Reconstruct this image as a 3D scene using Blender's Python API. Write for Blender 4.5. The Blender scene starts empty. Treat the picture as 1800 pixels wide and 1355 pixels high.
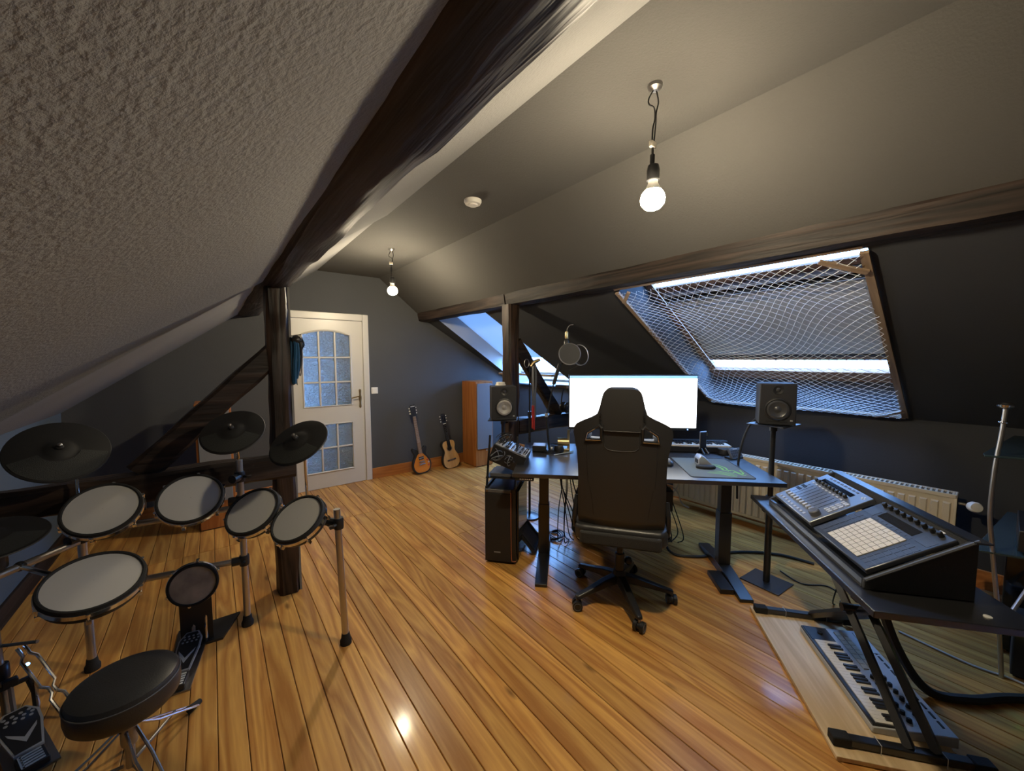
import bpy, math, random
from mathutils import Matrix, Vector
random.seed(7)
PI = math.pi
S = bpy.context.scene
COL = S.collection

# ------------------------------------------------------------------ camera
cam = bpy.data.cameras.new('camera'); cam_o = bpy.data.objects.new('camera', cam); COL.objects.link(cam_o)
cam.sensor_width = 36.0; cam.lens = 677.08 / 1800 * 36; cam.clip_start = 0.02; cam.clip_end = 200
_y, _p, _r = math.radians(37.91), math.radians(4.055), math.radians(-0.17)
_f = Vector((math.sin(_y) * math.cos(_p), math.cos(_y) * math.cos(_p), -math.sin(_p)))
_rt = Vector((math.cos(_y), -math.sin(_y), 0)); _u = _rt.cross(_f)
_r2 = _rt * math.cos(_r) + _u * math.sin(_r); _u2 = -_rt * math.sin(_r) + _u * math.cos(_r)
cam_o.matrix_world = Matrix(((_r2.x, _u2.x, -_f.x, 0), (_r2.y, _u2.y, -_f.y, 0), (_r2.z, _u2.z, -_f.z, 1.58), (0, 0, 0, 1)))
S.camera = cam_o

# ------------------------------------------------------------------ world, light, exposure
BULB = 640.0
SKY = 23.0
w = bpy.data.worlds.new('sky'); S.world = w; w.use_nodes = True
bg = w.node_tree.nodes['Background']; bg.inputs[0].default_value = (0.20, 0.445, 1.0, 1); bg.inputs[1].default_value = SKY
S.view_settings.view_transform = 'Standard'; S.view_settings.look = 'None'
S.view_settings.exposure = 0.45; S.view_settings.gamma = 1.0; S.view_settings.use_curve_mapping = False

# right-hand roof slope: S0 + s*ES + y + n*NN
A_ = math.atan(.592)
ES = Vector((math.cos(A_), 0, -math.sin(A_))); NN = Vector((math.sin(A_), 0, math.cos(A_))); S0 = Vector((2.43, 0, 2.1))
def sl(s, y, n=0.0):
    return S0 + ES * s + NN * n + Vector((0, y, 0))
def portal(name, s0, s1, y0, y1, n):
    l = bpy.data.lights.new(name, 'AREA'); l.shape = 'RECTANGLE'; l.size = s1 - s0; l.size_y = y1 - y0
    o = bpy.data.objects.new(name, l); COL.objects.link(o); l.cycles.is_portal = True
    c = sl((s0 + s1) / 2, (y0 + y1) / 2, n)
    m = Matrix((ES, Vector((0, 1, 0)), NN)).transposed()
    if m.determinant() < 0: m = Matrix((ES, Vector((0, -1, 0)), NN)).transposed()
    o.matrix_world = Matrix.Translation(c) @ m.to_4x4()
portal('sky_portal_large', .22, 1.75, .44, 1.86, .33)
portal('sky_portal_small', .12, 2.2, 3.6, 4.95, .28)

# ------------------------------------------------------------------ materials
def _new(name):
    m = bpy.data.materials.new(name); m.use_nodes = True
    return m, m.node_tree, m.node_tree.nodes['Principled BSDF']
def lin(c):
    return tuple(((x / 255) / 12.92 if x / 255 <= .04045 else ((x / 255 + .055) / 1.055) ** 2.4) for x in c)
def mat(name, col, rough=.5, metal=0., var=0., scale=20., bump=0., bscale=80., spec=.5, coat=0., emis=None, estr=0., trans=0.):
    m, nt, b = _new(name); N = nt.nodes; L = nt.links
    b.inputs['Base Color'].default_value = (*col, 1); b.inputs['Roughness'].default_value = rough
    b.inputs['Metallic'].default_value = metal; b.inputs['Specular IOR Level'].default_value = spec
    b.inputs['Coat Weight'].default_value = coat; b.inputs['Coat Roughness'].default_value = rough * .8; b.inputs['Coat IOR'].default_value = 1.9; b.inputs['Transmission Weight'].default_value = trans
    if emis: b.inputs['Emission Color'].default_value = (*emis, 1); b.inputs['Emission Strength'].default_value = estr
    if var > 0 or bump > 0:
        tc = N.new('ShaderNodeTexCoord')
    if var > 0:
        n = N.new('ShaderNodeTexNoise'); n.inputs['Scale'].default_value = scale; n.inputs['Detail'].default_value = 5
        r = N.new('ShaderNodeMapRange'); r.inputs['From Min'].default_value = .3; r.inputs['From Max'].default_value = .7
        r.inputs['To Min'].default_value = 1 - var; r.inputs['To Max'].default_value = 1 + var
        mx = N.new('ShaderNodeMix'); mx.data_type = 'RGBA'; mx.blend_type = 'MULTIPLY'; mx.inputs['Factor'].default_value = 1
        mx.inputs['A'].default_value = (*col, 1)
        L.new(tc.outputs['Object'], n.inputs['Vector']); L.new(n.outputs['Fac'], r.inputs['Value'])
        L.new(r.outputs['Result'], mx.inputs['B']); L.new(mx.outputs['Result'], b.inputs['Base Color'])
    if bump > 0:
        n2 = N.new('ShaderNodeTexNoise'); n2.inputs['Scale'].default_value = bscale; n2.inputs['Detail'].default_value = 4
        bp = N.new('ShaderNodeBump'); bp.inputs['Strength'].default_value = min(1, bump); bp.inputs['Distance'].default_value = .01
        L.new(tc.outputs['Object'], n2.inputs['Vector']); L.new(n2.outputs['Fac'], bp.inputs['Height']); L.new(bp.outputs['Normal'], b.inputs['Normal'])
    return m
def emit(name, col, s):
    return mat(name, (.8, .8, .8), .4, emis=col, estr=s)
def wood(name, c0, c1, rough=.35, axis=1, coarse=9., per_obj=True, bump=.15, coat=.0, knots=True, stretch=.07):
    """grain running along one object axis, shifted from piece to piece"""
    m, nt, b = _new(name); N = nt.nodes; L = nt.links
    tc = N.new('ShaderNodeTexCoord'); oi = N.new('ShaderNodeObjectInfo')
    add = N.new('ShaderNodeVectorMath'); add.operation = 'ADD'
    sc = N.new('ShaderNodeVectorMath'); sc.operation = 'SCALE'; sc.inputs['Scale'].default_value = 37.0
    cx = N.new('ShaderNodeCombineXYZ')
    for i in range(3): L.new(oi.outputs['Random'], cx.inputs[i])
    L.new(cx.outputs[0], sc.inputs[0]); L.new(tc.outputs['Object'], add.inputs[0])
    if per_obj: L.new(sc.outputs[0], add.inputs[1])
    mp = N.new('ShaderNodeMapping'); s = [1., 1., 1.]; s[axis] = stretch
    mp.inputs['Scale'].default_value = s; L.new(add.outputs[0], mp.inputs['Vector'])
    n1 = N.new('ShaderNodeTexNoise'); n1.inputs['Scale'].default_value = coarse; n1.inputs['Detail'].default_value = 3; n1.inputs['Distortion'].default_value = .6
    L.new(mp.outputs[0], n1.inputs['Vector'])
    mul = N.new('ShaderNodeMath'); mul.operation = 'MULTIPLY'; mul.inputs[1].default_value = 13.
    fr = N.new('ShaderNodeMath'); fr.operation = 'PINGPONG'; fr.inputs[1].default_value = 1.
    L.new(n1.outputs['Fac'], mul.inputs[0]); L.new(mul.outputs[0], fr.inputs[0])
    n2 = N.new('ShaderNodeTexNoise'); n2.inputs['Scale'].default_value = coarse * 14; n2.inputs['Detail'].default_value = 2
    L.new(mp.outputs[0], n2.inputs['Vector'])
    mixf = N.new('ShaderNodeMath'); mixf.operation = 'MULTIPLY_ADD'; mixf.inputs[1].default_value = .6
    L.new(fr.outputs[0], mixf.inputs[0])
    h = N.new('ShaderNodeMath'); h.operation = 'MULTIPLY'; h.inputs[1].default_value = .45
    L.new(n2.outputs['Fac'], h.inputs[0]); L.new(h.outputs[0], mixf.inputs[2])
    rp = N.new('ShaderNodeValToRGB'); rp.color_ramp.elements[0].position = .25; rp.color_ramp.elements[1].position = .95
    rp.color_ramp.elements[0].color = (*c0, 1); rp.color_ramp.elements[1].color = (*c1, 1)
    L.new(mixf.outputs[0], rp.inputs[0]); col = rp.outputs[0]
    if per_obj:
        hv = N.new('ShaderNodeHueSaturation'); r = N.new('ShaderNodeMapRange'); r.inputs['To Min'].default_value = .82; r.inputs['To Max'].default_value = 1.14
        L.new(oi.outputs['Random'], r.inputs['Value']); L.new(r.outputs[0], hv.inputs['Value']); L.new(col, hv.inputs['Color']); col = hv.outputs[0]
    if knots:
        mp2 = N.new('ShaderNodeMapping'); s2 = [5., 5., 5.]; s2[axis] = 1.6; mp2.inputs['Scale'].default_value = s2; L.new(add.outputs[0], mp2.inputs['Vector'])
        v = N.new('ShaderNodeTexVoronoi'); L.new(mp2.outputs[0], v.inputs['Vector']); v.inputs['Scale'].default_value = 1.
        k = N.new('ShaderNodeMapRange'); k.inputs['From Min'].default_value = .03; k.inputs['From Max'].default_value = .09; k.inputs['To Min'].default_value = .75; k.inputs['To Max'].default_value = 0
        L.new(v.outputs['Distance'], k.inputs['Value'])
        mk = N.new('ShaderNodeMix'); mk.data_type = 'RGBA'; mk.inputs['B'].default_value = (c0[0] * .25, c0[1] * .2, c0[2] * .2, 1)
        L.new(k.outputs[0], mk.inputs['Factor']); L.new(col, mk.inputs['A']); col = mk.outputs['Result']
    L.new(col, b.inputs['Base Color']); b.inputs['Specular IOR Level'].default_value = .35; b.inputs['Roughness'].default_value = rough; b.inputs['Coat Weight'].default_value = coat; b.inputs['Coat Roughness'].default_value = .12
    bp = N.new('ShaderNodeBump'); bp.inputs['Strength'].default_value = bump; bp.inputs['Distance'].default_value = .004
    L.new(mixf.outputs[0], bp.inputs['Height']); L.new(bp.outputs['Normal'], b.inputs['Normal'])
    return m
def plaster(name, col, lump, lscale, rough=.85, var=.06, thr=True):
    m, nt, b = _new(name); N = nt.nodes; L = nt.links
    tc = N.new('ShaderNodeTexCoord'); b.inputs['Roughness'].default_value = rough; b.inputs['Specular IOR Level'].default_value = .25
    n = N.new('ShaderNodeTexNoise'); n.inputs['Scale'].default_value = lscale; n.inputs['Detail'].default_value = 4; n.inputs['Roughness'].default_value = .55
    n3 = N.new('ShaderNodeTexNoise'); n3.inputs['Scale'].default_value = 1.3; n3.inputs['Detail'].default_value = 3
    L.new(tc.outputs['Object'], n.inputs['Vector']); L.new(tc.outputs['Object'], n3.inputs['Vector'])
    r = N.new('ShaderNodeMapRange'); r.inputs['From Min'].default_value = .3; r.inputs['From Max'].default_value = .7; r.inputs['To Min'].default_value = 1 - var; r.inputs['To Max'].default_value = 1 + var
    L.new(n3.outputs['Fac'], r.inputs['Value'])
    mx = N.new('ShaderNodeMix'); mx.data_type = 'RGBA'; mx.blend_type = 'MULTIPLY'; mx.inputs['Factor'].default_value = 1; mx.inputs['A'].default_value = (*col, 1)
    L.new(r.outputs[0], mx.inputs['B']); L.new(mx.outputs['Result'], b.inputs['Base Color'])
    bp = N.new('ShaderNodeBump'); bp.inputs['Strength'].default_value = lump; bp.inputs['Distance'].default_value = .02
    L.new(n.outputs['Fac'], bp.inputs['Height']); L.new(bp.outputs['Normal'], b.inputs['Normal'])
    return m
def thin_glass(name, tint=(1, 1, 1), ior=1.45):
    m = bpy.data.materials.new(name); m.use_nodes = True; nt = m.node_tree; N = nt.nodes; L = nt.links; N.clear()
    o = N.new('ShaderNodeOutputMaterial'); t = N.new('ShaderNodeBsdfTransparent'); t.inputs[0].default_value = (*tint, 1)
    g = N.new('ShaderNodeBsdfGlossy'); g.inputs['Roughness'].default_value = .03
    f = N.new('ShaderNodeFresnel'); f.inputs[0].default_value = ior; x = N.new('ShaderNodeMixShader')
    L.new(f.outputs[0], x.inputs[0]); L.new(t.outputs[0], x.inputs[1]); L.new(g.outputs[0], x.inputs[2]); L.new(x.outputs[0], o.inputs[0])
    return m
def blind_mat(name, col, tl):
    m = bpy.data.materials.new(name); m.use_nodes = True; nt = m.node_tree; N = nt.nodes; L = nt.links; N.clear()
    o = N.new('ShaderNodeOutputMaterial'); d = N.new('ShaderNodeBsdfDiffuse'); d.inputs[0].default_value = (*col, 1)
    t = N.new('ShaderNodeBsdfTranslucent'); t.inputs[0].default_value = (*col, 1); x = N.new('ShaderNodeMixShader'); x.inputs[0].default_value = tl
    L.new(d.outputs[0], x.inputs[1]); L.new(t.outputs[0], x.inputs[2]); L.new(x.outputs[0], o.inputs[0]); return m
def wavy_glass(name):
    m, nt, b = _new(name); N = nt.nodes; L = nt.links
    b.inputs['Base Color'].default_value = (.80, .90, .92, 1); b.inputs['Roughness'].default_value = .06; b.inputs['Transmission Weight'].default_value = .8; b.inputs['IOR'].default_value = 1.4
    tc = N.new('ShaderNodeTexCoord'); n = N.new('ShaderNodeTexNoise'); n.inputs['Scale'].default_value = 34; n.inputs['Distortion'].default_value = 1.2; n.inputs['Detail'].default_value = 2
    mp = N.new('ShaderNodeMapping'); mp.inputs['Scale'].default_value = (1, 1, 1.6)
    bp = N.new('ShaderNodeBump'); bp.inputs['Strength'].default_value = 1.0; bp.inputs['Distance'].default_value = .03
    L.new(tc.outputs['Object'], mp.inputs[0]); L.new(mp.outputs[0], n.inputs['Vector']); L.new(n.outputs['Fac'], bp.inputs['Height']); L.new(bp.outputs['Normal'], b.inputs['Normal'])
    return m

M = {}
M['floor'] = wood('pine_boards', (.43, .185, .042), (.72, .395, .105), rough=.36, axis=1, coarse=7., coat=.22, bump=.06)
M['joint'] = mat('floor_joint', (.05, .025, .01), .8)
M['beam'] = wood('old_dark_timber', (.009, .006, .005), (.046, .029, .022), rough=.62, axis=1, coarse=6., bump=.9, knots=False)
M['beam_x'] = wood('old_dark_timber_across', (.009, .006, .005), (.046, .029, .022), rough=.5, axis=0, coarse=6., bump=.9, knots=False)
M['beam_z'] = wood('old_dark_timber_upright', (.011, .007, .005), (.062, .034, .021), rough=.5, axis=2, coarse=6., bump=.9, knots=False)
M['orange_wood'] = wood('cherry_veneer', (.36, .12, .03), (.52, .21, .06), rough=.35, axis=2, coarse=6., bump=.02, knots=False)
M['base_wood'] = wood('baseboard_pine', (.36, .13, .035), (.55, .22, .06), rough=.35, axis=0, coarse=5., bump=.02, knots=False)
M['light_wood'] = wood('pale_pine_plank', (.60, .42, .22), (.80, .62, .38), rough=.5, axis=0, coarse=5., bump=.03)
M['lath'] = wood('lath_pine', (.26, .18, .12), (.40, .29, .19), rough=.6, axis=0, coarse=8., bump=.05, knots=False)
M['win_wood'] = wood('window_pine', (.22, .11, .06), (.38, .21, .12), rough=.5, axis=1, coarse=8., bump=.05, knots=False)
M['rough_plaster'] = plaster('rough_light_plaster', (.180, .177, .175), .30, 85.)
M['smooth_light'] = plaster('smooth_light_plaster', (.22, .217, .215), .12, 60.)
M['ceil'] = plaster('taupe_ceiling', (.080, .077, .073), .22, 120.)
M['wall_grey'] = plaster('slate_wall', (.078, .081, .087), .10, 120.)
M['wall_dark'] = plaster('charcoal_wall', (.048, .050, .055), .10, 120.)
M['knee_tinted'] = plaster('daylight_tinted_knee_wall', (.095, .125, .165), .1, 90.)  # blue daylight on the pale wall is put into this colour
M['hall'] = plaster('hall_paint', (.34, .34, .31), .1, 90.)
M['white'] = mat('white_lacquer', (.58, .565, .53), .35)
M['white2'] = mat('white_plastic', (.80, .78, .73), .4)
M['reveal'] = mat('grey_white_reveal', (.36, .38, .40), .7)
M['black'] = mat('black_plastic', (.017, .017, .018), .38)
M['blackmat'] = mat('black_matte', (.018, .018, .019), .6)
M['blackmetal'] = mat('black_powder_coat', (.012, .012, .013), .35, spec=.8)
M['rubber'] = mat('black_rubber', (.012, .012, .012), .8, bump=.2, bscale=200)
M['leather'] = mat('black_leather', (.021, .021, .021), .40, bump=.10, bscale=260, spec=.7)
M['fabric'] = mat('dark_grey_fabric', (.030, .030, .030), .9, bump=.4, bscale=400)
M['carpet'] = mat('charcoal_felt', (.042, .042, .044), .95, bump=.4, bscale=300)
M['desk'] = mat('black_desk_laminate', (.014, .013, .013), .36, spec=1., coat=.7)
M['chrome'] = mat('chrome', (.75, .75, .76), .14, 1.)
M['alu'] = mat('brushed_aluminium', (.55, .53, .50), .35, 1.)
M['steel'] = mat('dull_steel', (.35, .34, .33), .4, 1.)
M['brass'] = mat('aged_brass', (.30, .22, .11), .4, 1.)
M['gold'] = mat('champagne_metal', (.62, .50, .28), .35, 1.)
M['head'] = mat('white_mesh_head', (.49, .487, .475), .75, bump=.15, bscale=700)
M['head_dirty'] = mat('worn_grey_head', (.36, .35, .31), .7, var=.35, scale=9)
M['cym'] = mat('black_cymbal_rubber', (.010, .010, .010), .6)
M['zone'] = mat('grooved_strike_rubber', (.024, .026, .024), .6, bump=.3, bscale=350)
M['gloss'] = mat('gloss_black_sheet', (.012, .012, .013), .34, spec=1., coat=.6)
M['glass'] = thin_glass('window_glass')
M['shelfglass'] = mat('smoked_glass', (.04, .065, .075), .10, spec=.5)
M['doorglass'] = wavy_glass('hammered_glass')
M['blind_grey'] = blind_mat('grey_blind', (.46, .44, .40), .10)
M['blind_white'] = blind_mat('white_blind', (.56, .68, .76), .045)
M['hall_sheet'] = blind_mat('hall_light_cloth', (.75, .78, .76), .22)  # for the sheet added in the hall to brighten the door glass
M['netc'] = mat('white_net_cord', (.80, .82, .82), .6)
M['rad'] = mat('cream_radiator_enamel', (.72, .64, .50), .4)
M['rad_dark'] = mat('radiator_gap', (.10, .09, .075), .7)
M['screen'] = emit('screen_white', (.92, .96, 1.0), 2.6)
M['screenblue'] = emit('screen_blue_bar', (.02, .35, .9), 1.0)
M['led_blue'] = emit('blue_led', (.1, .35, 1.0), 12)
M['led_green'] = emit('green_led', (.25, 1, .15), 6)
M['led_yellow'] = emit('yellow_led', (1, .75, .08), 6)
M['bulb'] = emit('lit_bulb', (1.0, .84, .58), BULB)
M['red'] = mat('red_shrink', (.45, .03, .02), .5)
M['redmetal'] = mat('red_anodised', (.40, .03, .07), .35, .4)
M['pcstripe'] = mat('copper_trim', (.55, .22, .12), .35, .6)
M['grille_grey'] = mat('grey_speaker_cloth', (.20, .21, .23), .9, bump=.2, bscale=500)
M['cone'] = mat('silver_woven_cone', (.34, .32, .29), .45, .2, var=.25, scale=30)
M['cone_dark'] = mat('dark_cone', (.05, .05, .052), .3)
M['grey'] = mat('mid_grey_plastic', (.10, .105, .115), .45)
M['lightgrey'] = mat('light_grey_plastic', (.50, .51, .53), .4)
M['silver'] = mat('silver_paint', (.50, .51, .53), .35, .5)
M['pads'] = mat('ivory_silicone_pads', (.66, .60, .48), .6)
M['keywhite'] = mat('ivory_key', (.78, .74, .65), .3)
M['pushtop'] = mat('controller_face', (.035, .038, .043), .28, spec=1.)
M['pushpanel'] = mat('controller_keypad', (.055, .06, .068), .4)
M['fadertop'] = mat('fader_face', (.34, .35, .36), .34, .8)
M['display'] = mat('dark_display', (.006, .006, .008), .08)
M['sunburst'] = mat('sunburst_amber', (.62, .20, .02), .2, coat=.5)
M['spruce'] = wood('amber_spruce_top', (.58, .30, .09), (.70, .40, .14), rough=.3, axis=2, coarse=8, bump=.02, knots=False, per_obj=False)
M['rosewood'] = mat('dark_rosewood', (.055, .030, .018), .5)
M['fretwood'] = mat('maple_tan_fretboard', (.22, .14, .09), .45)
M['pearl'] = mat('pearl_button', (.75, .72, .66), .3)
M['matgrey'] = mat('mouse_mat_cloth', (.13, .15, .145), .9)
M['matgreen'] = mat('mouse_mat_green_print', (.22, .52, .12), .9)
M['bluecable'] = mat('blue_strap', (.01, .07, .16), .6)
M['whitecable'] = mat('white_cable', (.60, .58, .54), .5)
M['greycable'] = mat('grey_cable', (.20, .19, .18), .5)
M['greencloth'] = mat('green_cloth', (.10, .22, .09), .9)
M['paper'] = mat('cup_lid_white', (.76, .72, .64), .5)
M['clear'] = mat('clear_terminal', (.70, .65, .55), .25)
M['printwhite'] = mat('print_white', (.62, .62, .60), .6)
M['printgrey'] = mat('print_grey', (.30, .31, .33), .6)
M['redled'] = emit('red_glow', (1, .1, .05), 1.5)

# ------------------------------------------------------------------ mesh builder
class MB:
    def __init__(s, T=None): s.v = []; s.f = []; s.T = T
    def add(s, vs, fs, T=None):
        o = len(s.v)
        for p in vs:
            p = Vector(p)
            if T is not None: p = T @ p
            if s.T is not None: p = s.T @ p
            s.v.append(p)
        s.f += [tuple(i + o for i in f) for f in fs]; return s
    def box(s, x0, x1, y0, y1, z0, z1, T=None):
        vs = [(x, y, z) for z in (z0, z1) for y in (y0, y1) for x in (x0, x1)]
        return s.add(vs, [(0, 2, 3, 1), (4, 5, 7, 6), (0, 1, 5, 4), (2, 6, 7, 3), (0, 4, 6, 2), (1, 3, 7, 5)], T)
    def cbox(s, c, sz, T=None):
        return s.box(c[0] - sz[0] / 2, c[0] + sz[0] / 2, c[1] - sz[1] / 2, c[1] + sz[1] / 2, c[2] - sz[2] / 2, c[2] + sz[2] / 2, T)
    def tube(s, pts, r, n=8, closed=False):
        pts = [Vector(p) for p in pts]; m = len(pts)
        rs = r if isinstance(r, (list, tuple)) else [r] * m
        vs = []; fs = []; prev = None
        for i, p in enumerate(pts):
            a = pts[i - 1] if i > 0 else (pts[-1] if closed else p); b = pts[(i + 1) % m] if (i < m - 1 or closed) else p
            d = (b - a).normalized() if (b - a).length > 1e-9 else Vector((0, 0, 1))
            if prev is None:
                h = Vector((0, 0, 1)) if abs(d.z) < .9 else Vector((1, 0, 0)); x = d.cross(h).normalized()
            else:
                x = prev - d * prev.dot(d); x = x.normalized() if x.length > 1e-6 else d.orthogonal().normalized()
            prev = x; y = d.cross(x)
            for k in range(n):
                t = 2 * PI * k / n; vs.append(p + (x * math.cos(t) + y * math.sin(t)) * rs[i])
        for i in range(m if closed else m - 1):
            j = (i + 1) % m
            for k in range(n):
                fs.append((i * n + k, i * n + (k + 1) % n, j * n + (k + 1) % n, j * n + k))
        if not closed: fs.append(tuple(range(n - 1, -1, -1))); fs.append(tuple((m - 1) * n + k for k in range(n)))
        return s.add(vs, fs)
    def cyl(s, a, b, r, n=12): return s.tube([a, b], r, n)
    def lathe(s, prof, n=28, T=None, cap0=True, cap1=True):
        vs = []; fs = []
        for r, z in prof:
            for k in range(n):
                t = 2 * PI * k / n; vs.append((r * math.cos(t), r * math.sin(t), z))
        for i in range(len(prof) - 1):
            for k in range(n):
                fs.append((i * n + k, i * n + (k + 1) % n, (i + 1) * n + (k + 1) % n, (i + 1) * n + k))
        if cap0: fs.append(tuple(range(n - 1, -1, -1)))
        if cap1: fs.append(tuple((len(prof) - 1) * n + k for k in range(n)))
        return s.add(vs, fs, T)
    def prism(s, out, z0, z1, T=None):
        n = len(out); vs = [(x, y, z0) for x, y in out] + [(x, y, z1) for x, y in out]
        fs = [tuple(range(n - 1, -1, -1)), tuple(range(n, 2 * n))] + [(i, (i + 1) % n, n + (i + 1) % n, n + i) for i in range(n)]
        return s.add(vs, fs, T)
    def quad(s, a, b, c, d): return s.add([a, b, c, d], [(0, 1, 2, 3)])
    def sphere(s, c, r, n=14, sq=(1, 1, 1)):
        vs = []; fs = []; m = n // 2
        for i in range(m + 1):
            ph = PI * i / m
            for k in range(n):
                t = 2 * PI * k / n
                vs.append((c[0] + r * sq[0] * math.sin(ph) * math.cos(t), c[1] + r * sq[1] * math.sin(ph) * math.sin(t), c[2] - r * sq[2] * math.cos(ph)))
        for i in range(m):
            for k in range(n): fs.append((i * n + k, i * n + (k + 1) % n, (i + 1) * n + (k + 1) % n, (i + 1) * n + k))
        return s.add(vs, fs)
    def build(s, name, m, parent=None, smooth=True, bevel=0., seg=2, angle=35, kind=None, label=None):
        me = bpy.data.meshes.new(name); me.from_pydata([tuple(p) for p in s.v], [], s.f)
        if smooth:
            me.polygons.foreach_set('use_smooth', [True] * len(me.polygons)); me.set_sharp_from_angle(angle=math.radians(angle))
        me.materials.append(M[m]); o = bpy.data.objects.new(name, me); COL.objects.link(o)
        if parent is not None: o.parent = parent
        if bevel > 0:
            b = o.modifiers.new('bevel', 'BEVEL'); b.width = bevel; b.segments = seg; b.limit_method = 'ANGLE'; b.angle_limit = math.radians(40)
        if kind: o['kind'] = kind
        if label: o['label'] = label
        return o
def tag(o, label, cat, group=None):
    o['label'] = label; o['category'] = cat
    if group: o['group'] = group
    return o
def thing(name, label, cat, loc=(0, 0, 0), rz=0., group=None, mw=None):
    o = bpy.data.objects.new(name, None); COL.objects.link(o); o.empty_display_size = .05
    if mw is not None: o.matrix_world = mw
    else: o.location = loc; o.rotation_euler = (0, 0, rz)
    return tag(o, label, cat, group)
def tmat(o): # world matrix of a freshly made thing
    return Matrix.LocRotScale(o.location, o.rotation_euler, None) if o.rotation_mode != 'QUATERNION' else o.matrix_world
def struct(o): o['kind'] = 'structure'; return o
def copy_tree(o, parent=None):
    c = o.copy(); COL.objects.link(c); c.parent = parent
    for ch in list(o.children): copy_tree(ch, c)
    return c
def frame(c, n, up=(0, 0, 1)):
    n = Vector(n).normalized(); up = Vector(up); x = up.cross(n)
    if x.length < 1e-4: x = Vector((1, 0, 0))
    x.normalize(); y = n.cross(x)
    return Matrix(((x.x, y.x, n.x, c[0]), (x.y, y.y, n.y, c[1]), (x.z, y.z, n.z, c[2]), (0, 0, 0, 1)))
def axes(c, x, y):
    x = Vector(x).normalized(); y = Vector(y).normalized(); z = x.cross(y)
    return Matrix(((x.x, y.x, z.x, c[0]), (x.y, y.y, z.y, c[1]), (x.z, y.z, z.z, c[2]), (0, 0, 0, 1)))
def crv(pts, k=6):
    P = [Vector(p) for p in pts]; out = []
    for i in range(len(P) - 1):
        p0 = P[max(i - 1, 0)]; p1 = P[i]; p2 = P[i + 1]; p3 = P[min(i + 2, len(P) - 1)]
        for j in range(k):
            t = j / k; out.append(.5 * ((2 * p1) + (p2 - p0) * t + (2 * p0 - 5 * p1 + 4 * p2 - p3) * t * t + (3 * p1 - p0 - 3 * p2 + p3) * t ** 3))
    out.append(P[-1]); return out
def rrect(x0, x1, y0, y1, r, k=4):
    o = []
    for cx, cy, a in ((x1 - r, y0 + r, -90), (x1 - r, y1 - r, 0), (x0 + r, y1 - r, 90), (x0 + r, y0 + r, 180)):
        for j in range(k + 1):
            t = math.radians(a + 90 * j / k); o.append((cx + r * math.cos(t), cy + r * math.sin(t)))
    return o
def circ(cx, cy, r, n=20): return [(cx + r * math.cos(2 * PI * k / n), cy + r * math.sin(2 * PI * k / n)) for k in range(n)]

# ================================================================== ROOM SHELL
YB, YF, XL, XR, ZC = 5.065, -1.8, -1.06, 4.09, 2.62
def slL(x): return ZC + .722 * (x - 1.03)
def slR(x): return 2.1 - .592 * (x - 2.43)
floor_o = struct(MB().box(XL, XR, YF, YB, -.12, -.022).build('floor', 'joint', smooth=False))
BWID = .1005; nb = int(round((XR - XL) / BWID)); BWID = (XR - XL) / nb
_bm = {}
def board_mesh(ln):
    k = round(ln, 3)
    if k not in _bm:
        b = .0025; w = BWID / 2 - .0013; h = ln / 2 - .0012
        vs = [(-w, -h, -.022), (w, -h, -.022), (w, h, -.022), (-w, h, -.022), (-w, -h, -b), (w, -h, -b), (w, h, -b), (-w, h, -b),
              (-w + b, -h + b, 0), (w - b, -h + b, 0), (w - b, h - b, 0), (-w + b, h - b, 0)]
        fs = [(8, 9, 10, 11)]
        for i in range(4):
            j = (i + 1) % 4; fs += [(i, j, 4 + j, 4 + i), (4 + i, 4 + j, 8 + j, 8 + i)]
        me = bpy.data.meshes.new('floor_board'); me.from_pydata(vs, [], fs); me.materials.append(M['floor']); _bm[k] = me
    return _bm[k]
for i in range(nb):
    x = XL + (i + .5) * BWID
    if x < 1.68: cuts = [3.97]
    elif x < 2.0: cuts = [2.96]
    else: cuts = [3.97 if i % 3 else 2.2]
    e = [YF] + cuts + [YB]
    for a, b in zip(e[:-1], e[1:]):
        o = bpy.data.objects.new('floor_board', board_mesh(b - a)); COL.objects.link(o); o.location = (x, (a + b) / 2, 0); o.parent = floor_o

def in_y(out, y0, y1, name, m):   # outline in x,z extruded along y
    T = Matrix(((1, 0, 0, 0), (0, 0, 1, 0), (0, 1, 0, 0), (0, 0, 0, 1)))
    return MB().prism(out, y0, y1, T).build(name, m, smooth=False)
prof = [(XL, 0), (.64, 0), (.64, 2.085), (1.56, 2.085), (1.56, 0), (XR, 0), (XR, slR(XR)), (2.36, slR(2.36)), (1.77, ZC), (1.03, ZC), (XL, slL(XL))]
wall_back = struct(in_y(prof, YB, YB + .14, 'wall_back', 'wall_grey'))
wall_front = struct(in_y([p for k, p in enumerate(prof) if k not in (1, 2, 3, 4)], YF - .1, YF, 'wall_front', 'wall_grey'))
wall_left = struct(MB().box(XL - .1, XL, YF, YB, 0, slL(XL)).build('wall_left', 'knee_tinted', smooth=False))
wall_right = struct(MB().box(XR, XR + .1, YF, YB, 0, slR(XR)).build('wall_right', 'wall_dark', smooth=False))
ceiling = struct(MB().box(1.03, 1.77, YF, YB, ZC, ZC + .1).build('ceiling', 'ceil', smooth=False))
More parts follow.
